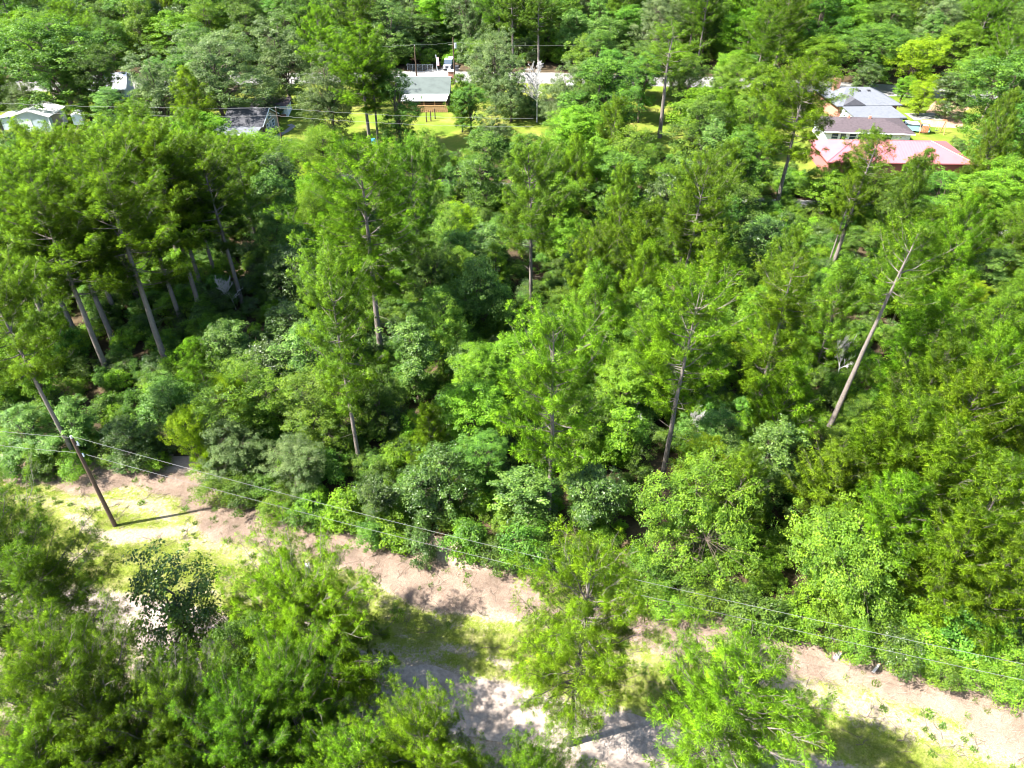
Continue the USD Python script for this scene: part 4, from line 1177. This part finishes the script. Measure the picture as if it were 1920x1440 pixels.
T('leafy', 1130, 108, 14, 6.2, 'large green tree right of the bare grey tree', variant=2)
T('leafy', 1085, 195, 10, 4.2, 'bright green tree below the bare grey tree, right', variant=1)
T('leafy', 1335, 160, 12, 5.0, 'round bright tree right of the lone far pine', variant=1)
T('leafy', 1180, 245, 11, 4.2, 'green tree below the lone far pine, left', variant=3)
T('leafy', 1405, 250, 11, 4.2, 'green tree under the broad-crowned pine', variant=0)
T('leafy', 740, 130, 13, 3.6, 'dark green tree hiding the left end of the green roof', variant=2)
T('dead', 1010, 68, 14.5, 4.4, 'bare grey tree standing on the lawn', variant=0)
T('dead', 1893, 405, 5, 2.4, 'bare pinkish-grey bush at the right edge', variant=1, cat='bush')
T('bush', 1000, 178, 4, 3.0, 'dark bush at the foot of the bare grey tree', variant=3, cat='bush')
T('bush', 1040, 185, 4, 2.6, 'dark bush right of the bare grey trunk', variant=3, cat='bush')
T('yellow', 1733, 72, 11, 4.6, 'vivid yellow-green tree behind the grey-roofed house', variant=0)
T('oak', 1642, 40, 12.5, 7.0, 'big tree with dark leaves behind the grey roof', variant=2)
T('yellow', 1742, 155, 6, 2.6, 'small airy yellow-green tree by the brown driveway', variant=0)
T('leafy', 1705, 140, 6, 1.7, 'small green tree at the street behind the grey roof', variant=1)
T('shade', 1800, 138, 8, 3.6, 'dense dark green tree right of the brown driveway', variant=0)
T('oak', 1925, 92, 16, 6.5, 'huge green tree mass at the right edge beside the lawn', variant=2)
T('leafy', 1912, 195, 11, 4.0, 'green tree beside the light post at right', variant=0)
T('leafy', 1850, 320, 9.5, 3.2, 'bright leafy tree right below the red roof corner', variant=1)
T('leafy', 1915, 290, 11, 3.4, 'bright leafy tree at the right edge near the red roof', variant=1)
T('leafy', 1700, 330, 8, 2.6, 'leafy tree in front of the red roof', variant=2)
T('bush', 1803, 262, 2.2, 1.7, 'round bush on the lawn behind the red roof', variant=3, cat='bush')
T('bush', 1745, 270, 1.8, 1.3, 'small bush behind the red roof ridge', variant=1, cat='bush')
T('bush', 1822, 285, 2.0, 1.9, 'low bush right of the red roof', variant=4, cat='bush')
T('bush', 800, 92, 3.5, 2.6, 'bushy tree by the chain fence left of the van', variant=4, cat='bush')
T('bush', 500, 178, 4, 3.4, 'reddish-tinged shrub overhanging the small white shed', variant=3, cat='bush')
T('leafy', 25, 235, 6.5, 2.0, 'bright bushy tree at the left edge in front of the shed', variant=1)
T('column', 842, 305, 6, .9, 'dark slender twin-stemmed palm-like tree before the pale lane', variant=0)
# shrubs along the strip
SH = [(70, 860, 2.2, 1), (20, 845, 2.6, 2), (130, 850, 2.4, 4), (235, 840, 2.4, 3), (300, 820, 2.0, 3), (395, 905, 2.4, 4), (380, 870, 2.0, 4), (450, 905, 2.6, 1), (510, 930, 2.4, 4), (570, 940, 2.6, 1), (620, 945, 2.4, 0), (655, 930, 3.0, 0), (700, 985, 2.2, 1), (740, 965, 3.0, 0),
      (785, 1000, 2.4, 3), (870, 990, 3.0, 2), (930, 1020, 2.4, 1), (980, 1000, 3.2, 2), (1030, 1030, 2.2, 1), (1085, 1030, 2.6, 2), (1140, 1060, 2.6, 2), (1180, 1080, 2.8, 4), (1240, 1100, 2.6, 4), (1320, 1110, 2.6, 4), (1400, 1120, 2.8, 2), (1450, 1130, 3.0, 2), (1490, 1140, 2.6, 0),
      (1560, 1160, 2.4, 4), (1620, 1180, 2.4, 4), (1690, 1185, 2.6, 4), (1760, 1190, 3.0, 0), (1815, 1150, 3.6, 2), (1880, 1180, 3.4, 0), (1840, 1240, 2.2, 4), (1900, 1260, 2.4, 4), (1780, 1235, 2.2, 4)]
ADJ = ['bright green', 'mid green', 'pale large-leaved', 'dark', 'fine-leaved']
NEARTO = [(215, 'the utility pole'), (330, 'the dark gap'), (470, 'the yellow-topped edge tree'), (690, 'the slender ragged pine'), (830, 'the dark trunked evergreen'), (1020, 'the edge pine'), (1110, 'the second dark evergreen'), (1300, 'the fluffy bright tree'), (1570, 'the grey stump'), (1640, 'the round fine-leaved tree'), (1860, 'the right edge')]
for (x, y, h, v) in SH:
    n = min(NEARTO, key=lambda k: abs(k[0] - x))
    sd = 'below' if abs(n[0] - x) < 25 else 'left of' if x < n[0] else 'right of'
    T('bush', x, y, h, h * .68, f'{ADJ[v]} shrub on the strip edge {sd} {n[1]}', variant=v, cat='shrub')

for (x, y, k, v, h, r, lb) in [(1560, 312, 'leafy', 1, 8, 3.0, 'bright leafy tree before the left end of the red roof'), (1610, 318, 'pine_young', 0, 8, 2.6, 'airy young pine before the left half of the red roof'), (1660, 312, 'leafy', 3, 7, 2.6, 'green tree before the middle of the red roof'),
                               (1780, 322, 'leafy', 2, 7.5, 2.8, 'green tree before the right half of the red roof'), (1060, 118, 'oak', 1, 12, 4.8, 'pale tree behind the bare grey tree'), (1115, 150, 'leafy', 0, 10, 3.8, 'green tree hiding the street right of the bare grey tree'),
                               (1048, 205, 'leafy', 3, 7, 2.8, 'small green tree right of the bare grey trunk'), (880, 150, 'oak', 2, 9, 3.2, 'green tree right of the chimney'), (990, 250, 'leafy', 2, 8, 3.0, 'green tree on the near side of the bare grey tree')]:
    T(k, x, y, h, r, lb, variant=v)

for (x, y, h, r, v, lb) in [(520, 1260, 13, 3.0, 0, 'bright pine just below the large bright foreground pine'), (430, 1335, 13.5, 2.8, 0, 'green pine low in front of the soft leafy tree'), (175, 1345, 13.5, 2.8, 0, 'shaded pine along the bottom edge near the left corner'),
                            (650, 1395, 13, 2.5, 2, 'bright pine tip along the bottom edge left of the road')]:
    T('pine_near', x, y, h, r, lb, variant=v)

for (x, y, k, v, h, r, lb) in [(1148, 92, 'leafy', 2, 12, 4.2, 'green tree before the street, left of the lone far pine'), (1210, 98, 'leafy', 0, 12, 3.8, 'green tree before the street just left of the lone far pine'), (1290, 104, 'oak', 2, 12, 4.4, 'green tree before the street just right of the lone far pine'),
                               (1375, 108, 'leafy', 3, 11, 4.0, 'green tree before the street, left of the broad-crowned pine'), (1440, 116, 'leafy', 1, 11, 3.8, 'bright tree before the street behind the broad-crowned pine'), (25, 132, 'oak', 1, 9, 3.6, 'grey-green tree at the left edge behind the shed'),
                               (135, 122, 'leafy', 0, 10, 3.6, 'green tree behind the right side of the shed'), (1590, 296, 'pine_young', 2, 8.5, 2.6, 'young pine overlapping the left of the red roof'), (1712, 306, 'pine_young', 0, 7.5, 2.2, 'young pine overlapping the middle of the red roof')]:
    T(k, x, y, h, r, lb, variant=v)
for (x, y, h, r, lb) in [(418, 490, 6, 2.0, 'bare grey sapling in the dark wood under the left-hand pines'), (545, 580, 5, 1.8, 'bare grey twiggy shrub beside the slender ragged pine'), (1330, 735, 6, 1.8, 'bare grey twigs among leaves right of the flat-topped pine'),
                         (1612, 585, 8, 2.0, 'dead grey young tree beside the white leaning trunk'), (1205, 690, 7, 1.8, 'dead branched stem left of the flat-topped pine')]:
    T('dead', x, y, h, r, lb, variant=1)

T('leafy', 92, 130, 8.5, 3.2, 'small green tree behind the metal shed, before the street', variant=2)

# ------------------------------------------------------------------ filler trees of the wood, kept out of the yards and of sight lines to the houses
WINDOWS = [(0, 183, 130, 250), (180, 145, 245, 185), (425, 192, 560, 262), (540, 205, 640, 262), (750, 132, 842, 212), (640, 195, 800, 285), (800, 196, 960, 265), (798, 78, 872, 145), (975, 75, 1050, 250),
           (1530, 160, 1845, 296), (1690, 165, 1850, 300), (785, 330, 915, 372), (1212, 135, 1268, 250), (674, 470, 724, 665), (980, 440, 1014, 562), (1446, 255, 1492, 392), (1550, 330, 1634, 490), (190, 580, 312, 690), (1545, 660, 1600, 805), (1598, 570, 1650, 660), (1648, 480, 1692, 570), (1230, 740, 1255, 880), (420, 400, 455, 560)]


SUNNY = np.array([at(*q)[:2] for q in [(590, 235), (780, 225), (700, 240), (1000, 240), (1780, 250), (790, 190), (1600, 215), (1640, 222), (1580, 262), (1640, 265), (1650, 295), (1740, 300), (470, 250), (520, 250), (70, 235), (100, 225), (830, 145), (1770, 215)]])
_sd = -sun_dir[:2] / sun_dir[2]


def blocked(p, h, r):
    if (np.linalg.norm(SUNNY - (p[:2] + _sd * h * .6), axis=1) < r + 3).any():
        return True
    xs, yt = proj(p + [0, 0, h])
    xb, yb = proj(p)
    w = r * FPX / max(10., (p - [0, 0, CAM_H]) @ _f)
    for x0, y0, x1, y1 in WINDOWS:
        if xs + w > x0 and xs - w < x1 and yb > y0 + .5 * (y1 - y0) and yt < y1 - 2:
            return True
    return False




def poly_inside(pts, poly):
    import shapely
    return shapely.contains_xy(shapely.Polygon(poly), pts[:, 0], pts[:, 1])


LAND = [((100, 220), 'the white shed'), ((480, 225), 'the tan house'), ((790, 175), 'the green-roofed house'), ((1600, 200), 'the grey-roofed house'), ((1700, 295), 'the red roof'), ((845, 110), 'the parked van'), ((1010, 160), 'the bare grey tree'),
        ((350, 140), 'the huge round oak'), ((1245, 150), 'the lone far pine'), ((690, 470), 'the tallest pine'), ((1000, 420), 'the straight centre pine'), ((1620, 640), 'the white leaning trunk'), ((1255, 700), 'the sparse flat-topped pine'), ((1030, 760), 'the edge pine'),
        ((620, 680), 'the slender ragged pine'), ((1470, 250), 'the broad-crowned pine'), ((250, 560), 'the left-hand pines'), ((1740, 110), 'the vivid yellow-green tree'), ((1640, 100), 'the big dark-leaved tree'), ((1900, 160), 'the huge tree at the right edge'),
        ((1800, 850), 'the young pine stand'), ((850, 340), 'the pale lane gap'), ((1620, 1080), 'the round fine-leaved tree'), ((80, 90), 'the large dark tree by the shed'), ((520, 80), 'the pale oak'), ((1850, 450), 'the bare pinkish bush')]
WORD = {'pine_tall': 'tall pine', 'pine_young': 'young pine', 'oak': 'rounded grey-green tree', 'leafy': 'leafy green tree', 'shade': 'dark leafy tree', 'willow': 'willowy light green tree', 'yellow': 'yellow-green tree', 'column': 'vine-covered tree', 'fine': 'fine-leaved tree', 'bush': 'bush', 'dead': 'bare tree', 'pine_open': 'thin pine', 'pine_bare': 'thin pine'}


def auto_label(kind, p, h):
    x, y = proj(p + [0, 0, h * .7])
    (lx, ly), nm = min(LAND, key=lambda k: math.hypot(k[0][0] - x, (k[0][1] - y) * 1.5))
    dx, dy = x - lx, (ly - y) * 1.5
    if abs(dx) > abs(dy):
        side = 'left of' if dx < 0 else 'right of'
    else:
        side = 'behind' if dy > 0 else 'in front of'
    return f'{WORD[kind]} {side} {nm}'


def choose(table):
    k = list(table)
    w = np.array([table[q][0] for q in k], float)
    kind = k[int(rng.choice(len(k), p=w / w.sum()))]
    _, h0, h1, r0, r1 = table[kind]
    return kind, float(rng.uniform(h0, h1)), float(rng.uniform(r0, r1))


def fill(x0, x1, y0, y1, step, table, rule, close=.75, group=None):
    n = 0
    for yy in np.arange(y0, y1, step):
        for xx in np.arange(x0, x1, step):
            p = np.array([xx + rng.uniform(-.45, .45) * step, yy + rng.uniform(-.45, .45) * step, 0.])
            kind, h, r = choose(table)
            u = rng.random()
            if not rule(p, h, r):
                continue
            sx, sy = proj(p + [0, 0, h])
            bx, by = proj(p)
            w = r * FPX / ((p - [0, 0, CAM_H]) @ _f)
            if sx + w < -60 or sx - w > 1980 or by < -10:
                continue
            a = np.array(PLACED)
            if len(a) and (np.hypot(a[:, 0] - p[0], a[:, 1] - p[1]) < (a[:, 2] + r) * close).any():
                continue
            if blocked(p, h, r):
                continue
            plant(kind, 0, 0, h, r, auto_label(kind, p, h), xy=p[:2], group=group, lean=float(rng.uniform(0, .04)), lean_az=float(rng.uniform(0, 6.28)))
            n += 1
    return n


def behind_edge(p, m=1.0):
    return seg_dist(p[None, :2], EDGE)[0] < -m


LAWN_P = LAWN


def on_lawn(p, m=0.0):
    return bool(poly_inside(p[None, :2], LAWN_P)[0])


STREET = np.array([at(*p)[:2] for p in [(-300, 172), (200, 158), (500, 148), (780, 143), (1060, 147), (1400, 156), (1720, 172), (2200, 205)]])
LANE = np.array([at(*p)[:2] for p in [(200, 306), (450, 324), (670, 336), (850, 347), (1100, 362), (1500, 385), (1860, 402), (2200, 425)]])
off_roads = lambda p: abs(seg_dist(p[None, :2], STREET)[0]) > 6 and abs(seg_dist(p[None, :2], LANE)[0]) > 3.2
wood = lambda p, h, r: behind_edge(p, r * .7) and not on_lawn(p) and off_roads(p) and p[1] < 118
x_right = lambda p: p[0] > 8 + (p[1] - 40) * .02
# near wood: pines and young growth at right, shaded leafy trees at left
fill(8, 75, 24, 78, 3.3, {'pine_young': (5, 9, 13, 2.4, 3.4), 'leafy': (2.4, 7, 11, 2.3, 3.3), 'fine': (1, 5, 7, 2.2, 3.0), 'yellow': (.4, 4, 6.5, 1.4, 2.2), 'column': (.5, 5, 8, 1.1, 1.6)}, lambda p, h, r: wood(p, h, r), .62)
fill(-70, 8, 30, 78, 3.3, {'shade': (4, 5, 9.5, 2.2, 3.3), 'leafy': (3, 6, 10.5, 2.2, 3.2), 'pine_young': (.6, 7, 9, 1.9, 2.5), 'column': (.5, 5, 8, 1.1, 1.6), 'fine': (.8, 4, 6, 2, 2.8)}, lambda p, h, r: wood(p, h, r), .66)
fill(-100, 110, 78, 118, 4.0, {'leafy': (4, 9, 14, 2.8, 4.2), 'pine_young': (2.4, 11, 14.5, 2.6, 3.5), 'shade': (1, 8, 11, 2.8, 3.6), 'pine_tall': (1.8, 14, 17.5, 3.2, 4.4), 'willow': (.6, 8, 10, 3.2, 4.4), 'yellow': (.35, 5, 8, 2.0, 2.8)}, lambda p, h, r: wood(p, h, r) and (h < 13.6 or p[0] > -28), .66)
# yard trees
fill(-130, 130, 112, 166, 5.0, {'leafy': (3, 9, 13, 3.8, 5.6), 'oak': (2, 10, 14, 4.8, 7.2), 'pine_tall': (1.0, 14, 18, 3.8, 4.8), 'shade': (1, 5, 8, 2.6, 3.6)}, lambda p, h, r: off_roads(p), .72)
# wood behind the street
fill(-150, 150, 166, 205, 5.0, {'leafy': (4, 12, 17, 4.6, 6.4), 'oak': (2.2, 13, 17, 5.4, 8.0), 'pine_tall': (1.6, 17, 21, 4.0, 5.0), 'shade': (1.2, 9, 13, 4.0, 5.4)}, lambda p, h, r: off_roads(p), .62)
far = []
for yy in np.arange(206, 290, 8.0):
    for xx in np.arange(-230, 231, 8.5):
        if abs(xx) < yy * .78 + 15:
            far.append((xx + rng.uniform(-3.5, 3.5), yy + rng.uniform(-3.5, 3.5)))

# labels that fell together are told apart by their order across the picture
ORD = ['leftmost', 'second from left', 'third from left', 'fourth from left', 'fifth from left', 'sixth from left', 'seventh from left', 'eighth from left', 'ninth from left', 'tenth from left', 'eleventh from left', 'twelfth from left', 'thirteenth from left', 'fourteenth from left']
NUM = ['', '', 'two', 'three', 'four', 'five', 'six', 'seven', 'eight', 'nine', 'ten', 'eleven', 'twelve', 'thirteen', 'fourteen']
by = {}
for r_ in RECORDS:
    by.setdefault(r_['label'], []).append(r_)
for lab, rs in by.items():
    if len(rs) > 1:
        rs.sort(key=lambda q: proj(q['p'] + [0, 0, q['h'] * .7])[0])
        for k, q in enumerate(rs):
            o = 'rightmost' if k == len(rs) - 1 and k else ORD[min(k, 13)]
            q['label'] = f'{lab}, {o}' + (f' of {NUM[len(rs)]}' if len(rs) < 15 and len(lab.split()) < 12 else '')
GROUPS = {'pine_tall': 'tall pines of the wood', 'pine_open': 'tall pines of the wood', 'pine_young': 'young pines of the wood', 'pine_near': 'pines in the foreground', 'pine_broad': 'pines in the foreground', 'pine_bare': 'tall pines of the wood', 'bush': 'shrubs and bushes', 'dead': 'bare trees'}
for r_ in RECORDS:
    m = None
    tilt = None
    if r_['lean']:
        ax = np.array([math.sin(r_['laz'] + 1.571), math.cos(r_['laz'] + 1.571), 0])
        ax = np.cross([0, 0, 1.0], [math.cos(r_['laz']), math.sin(r_['laz']), 0])
        tilt = (ax, r_['lean'])
    pr = xform('/World/' + numbered(r_['name']), r_['p'] - [0, 0, .03], r_['rot'], (r_['sr'] * r_['sq'], r_['sr'] / r_['sq'], r_['s']), tilt)
    pr.GetReferences().AddInternalReference(r_['path'])
    pr.SetInstanceable(True)
    tag(pr, r_['label'], r_['cat'], r_['group'] or GROUPS.get(r_['kind'], 'leafy trees of the wood'))


def scatter(name, protos, pts, scales, rots, label, cat, kind='stuff', tilt=None):
    """one PointInstancer over prototypes kept inside it"""
    pi = UsdGeom.PointInstancer.Define(stage, '/World/' + name)
    pi.CreatePrototypesRel().SetTargets([Sdf.Path(p) for p in protos])
    n = len(pts)
    pi.CreateProtoIndicesAttr(Vt.IntArray.FromNumpy(rng.integers(0, len(protos), n).astype(np.int32)))
    pi.CreatePositionsAttr(Vt.Vec3fArray.FromNumpy(np.asarray(pts, np.float32)))
    pi.CreateScalesAttr(Vt.Vec3fArray.FromNumpy(np.asarray(scales, np.float32)))
    h = np.asarray(rots) / 2
    pi.CreateOrientationsAttr(Vt.QuathArray([Gf.Quath(float(math.cos(a)), 0, 0, float(math.sin(a))) for a in h]))
    return tag(pi.GetPrim(), label, cat, kind=kind)


def proto_under(owner, kind_list):
    """Xforms inside an instancer that point at the plant models"""
    out = []
    for i, path in enumerate(kind_list):
        x = UsdGeom.Xform.Define(stage, f'/World/{owner}/plant_{i:03d}')
        x.GetPrim().GetReferences().AddInternalReference(path)
        out.append(str(x.GetPath()))
    return out


UsdGeom.PointInstancer.Define(stage, '/World/distant_wood')
fp = np.array([(x, y, 0) for x, y in far])
sc = rng.uniform(1.0, 1.35, len(fp))
scatter('distant_wood', proto_under('distant_wood', [PROTO['leafy'][0][0], PROTO['oak'][2][0], PROTO['pine_tall'][0][0], PROTO['leafy'][4][0], PROTO['leafy'][2][0]]), fp, np.column_stack([sc * 1.25, sc * 1.25, sc]), rng.uniform(0, 6.28, len(fp)), 'far mixed wood closing the view at the top of the picture', 'wood')
# undergrowth: the tangle on the forest floor
ug = np.column_stack([rng.uniform(-75, 85, 7500), rng.uniform(22, 118, 7500)])
dd = seg_dist(ug, EDGE)
okk = (dd < -1.0) & ~poly_inside(ug, LAWN_P) & (np.abs(seg_dist(ug, LANE)) > 2.5)
sxx, syy = proj(np.column_stack([ug, np.zeros(len(ug))]))
gap = poly_inside(np.column_stack([sxx, syy]), [(270, 835), (275, 790), (350, 800), (370, 880), (330, 890)])
okk &= ~gap
ug = np.vstack([ug[okk][:4200], np.column_stack([rng.uniform(-150, 150, 1300), rng.uniform(171, 215, 1300)])])
UsdGeom.PointInstancer.Define(stage, '/World/undergrowth')
us = rng.uniform(.4, 1.1, len(ug)) * np.where(ug[:, 1] > 165, 1.7, 1.0)
scatter('undergrowth', proto_under('undergrowth', [PROTO['bush'][k][0] for k in (0, 1, 2, 3, 4)]), np.column_stack([ug, np.full(len(ug), -.05)]), np.column_stack([us, us, us * rng.uniform(.7, 1.2, len(us))]), rng.uniform(0, 6.28, len(ug)), 'tangled leafy undergrowth covering the forest floor', 'undergrowth')
# grass and straw on the verge
leaf_mat('grass_blades', (.075, .12, .014), (.15, .195, .026), (.27, .28, .07), (1.5, 1.5, .9), .3, .6, .2, .012, .12)
leaf_mat('straw_blades', (.16, .105, .072), (.30, .22, .165), (.42, .34, .27), (.8, .8, .8), .1, .8, .1, .01, .12)
leaf_mat('weed_leaves', (.05, .10, .015), (.09, .16, .02), (.14, .22, .03), TR, .35, .5, .3)


def blade_patch(path, seed, n, R, h, w, lie, material):
    r = np.random.default_rng(seed)
    a, q = r.uniform(0, 6.28, n), R * np.sqrt(r.random(n))
    c = np.column_stack([q * np.cos(a), q * np.sin(a), np.zeros(n)])
    d = normed(np.column_stack([r.normal(0, lie, n), r.normal(0, lie, n), np.abs(r.normal(1, .3, n)) * (1 if lie < 1 else .25)]))
    L = h * r.uniform(.5, 1.25, (n, 1))
    sd = normed(np.cross(d, r.normal(size=(n, 3)))) * w / 2
    v = np.stack([c - sd, c + sd, c + d * L], 1).reshape(-1, 3)
    v[:, 2] = np.maximum(v[:, 2], .005)
    m = usdkit.mesh(stage, path, (v, np.arange(n * 3).reshape(-1, 3)), '/World/Looks/' + material)
    UsdGeom.PrimvarsAPI(m).CreatePrimvar('tint', Sdf.ValueTypeNames.FloatArray, 'vertex').Set(Vt.FloatArray.FromNumpy(np.clip(r.normal(.5, .22, n), 0, 1).repeat(3).astype(np.float32)))
    return path


gp = np.column_stack([rng.uniform(-55, 48, 240000), rng.uniform(14, 52, 240000)])
de, dr = seg_dist(gp, EDGE), seg_dist(gp, ROAD_UP)
n_a = meshkit.fbm(np.column_stack([gp * [.16, .38], np.zeros(len(gp))]), 4, 3) - .5
n_b = meshkit.fbm(np.column_stack([gp * [.5, .9], np.zeros(len(gp))]), 3, 11) - .5
import scipy.interpolate as sip
cs = sip.RegularGridInterpolator((gy[:, 0], gx[0]), cover[:, :2].reshape(ny, nx, 2), bounds_error=False, fill_value=1)(gp[:, ::-1])
inb = (de > -.5) & (dr < -.3)
px_, py_ = proj(np.column_stack([gp, np.zeros(len(gp))]))
inb &= (px_ > -40) & (px_ < 1960) & (py_ < 1480)
isg = inb & (cs[:, 0] < .5 * rng.random(len(gp)) + .1) & (cs[:, 1] < .55 * rng.random(len(gp)) + n_b * .4)
iss = inb & (cs[:, 0] > .45)
g1, s1 = gp[isg][:30000], gp[iss][:14000]
UsdGeom.PointInstancer.Define(stage, '/World/grass')
pl = [blade_patch(f'/World/grass/tuft_{i:03d}', 700 + i, 20, .30, .09, .018, .7, 'grass_blades') for i in range(4)]
z = rng.uniform(.7, 1.5, len(g1))
scatter('grass', pl, np.column_stack([g1, np.full(len(g1), .015)]), np.column_stack([z, z, z * rng.uniform(.6, 1.3, len(z))]), rng.uniform(0, 6.28, len(g1)), 'short yellow-green grass growing on the road verge', 'grass')
UsdGeom.PointInstancer.Define(stage, '/World/pine_straw')
pl = [blade_patch(f'/World/pine_straw/litter_{i:03d}', 720 + i, 34, .32, .22, .018, 1.6, 'straw_blades') for i in range(4)]
z = rng.uniform(.8, 1.6, len(s1))
scatter('pine_straw', pl, np.column_stack([s1, np.full(len(s1), .02)]), np.column_stack([z, z, z]), rng.uniform(0, 6.28, len(s1)), 'reddish-brown fallen pine needles littering the strip beside the forest', 'pine straw')
UsdGeom.PointInstancer.Define(stage, '/World/weeds')
w1 = gp[inb & (de < 4.5) & (rng.random(len(gp)) < .009)]
pl = [blade_patch(f'/World/weeds/weed_{i:03d}', 740 + i, 40, .16, .2, .05, .9, 'weed_leaves') for i in range(3)]
z = rng.uniform(.6, 1.8, len(w1))
scatter('weeds', pl, np.column_stack([w1, np.full(len(w1), .02)]), np.column_stack([z, z, z]), rng.uniform(0, 6.28, len(w1)), 'scattered small green weeds on the straw strip', 'weeds')
# fallen twigs and cones on the strip
UsdGeom.PointInstancer.Define(stage, '/World/fallen_twigs')
t1 = gp[inb & (de < 5.5) & (rng.random(len(gp)) < .016)]
pl = []
for i in range(5):
    r = np.random.default_rng(760 + i)
    m = MB()
    s_ = np.linspace(-.5, .5, 5)[:, None]
    m.tube(s_ * [1, 0, 0] + r.normal(0, .05, (5, 3)) * [1, 1, .3] + [0, 0, .03], .016 - .012 * (s_[:, 0] + .5), 4)
    for k in range(3):
        a_ = np.array([r.uniform(-.4, .4), 0, .03])
        m.tube(np.array([a_, a_ + [r.uniform(.1, .3), r.choice([-1, 1]) * r.uniform(.1, .3), r.uniform(0, .08)]]), .007, 3)
    pl.append(str(m.build(f'twig_{i:03d}', 'bark_dark', '/World/fallen_twigs').GetPath()))
z = rng.uniform(.5, 1.5, len(t1))
scatter('fallen_twigs', pl, np.column_stack([t1, np.full(len(t1), .02)]), np.column_stack([z, z, z]), rng.uniform(0, 6.28, len(t1)), 'small fallen twigs scattered over the straw strip', 'twigs')
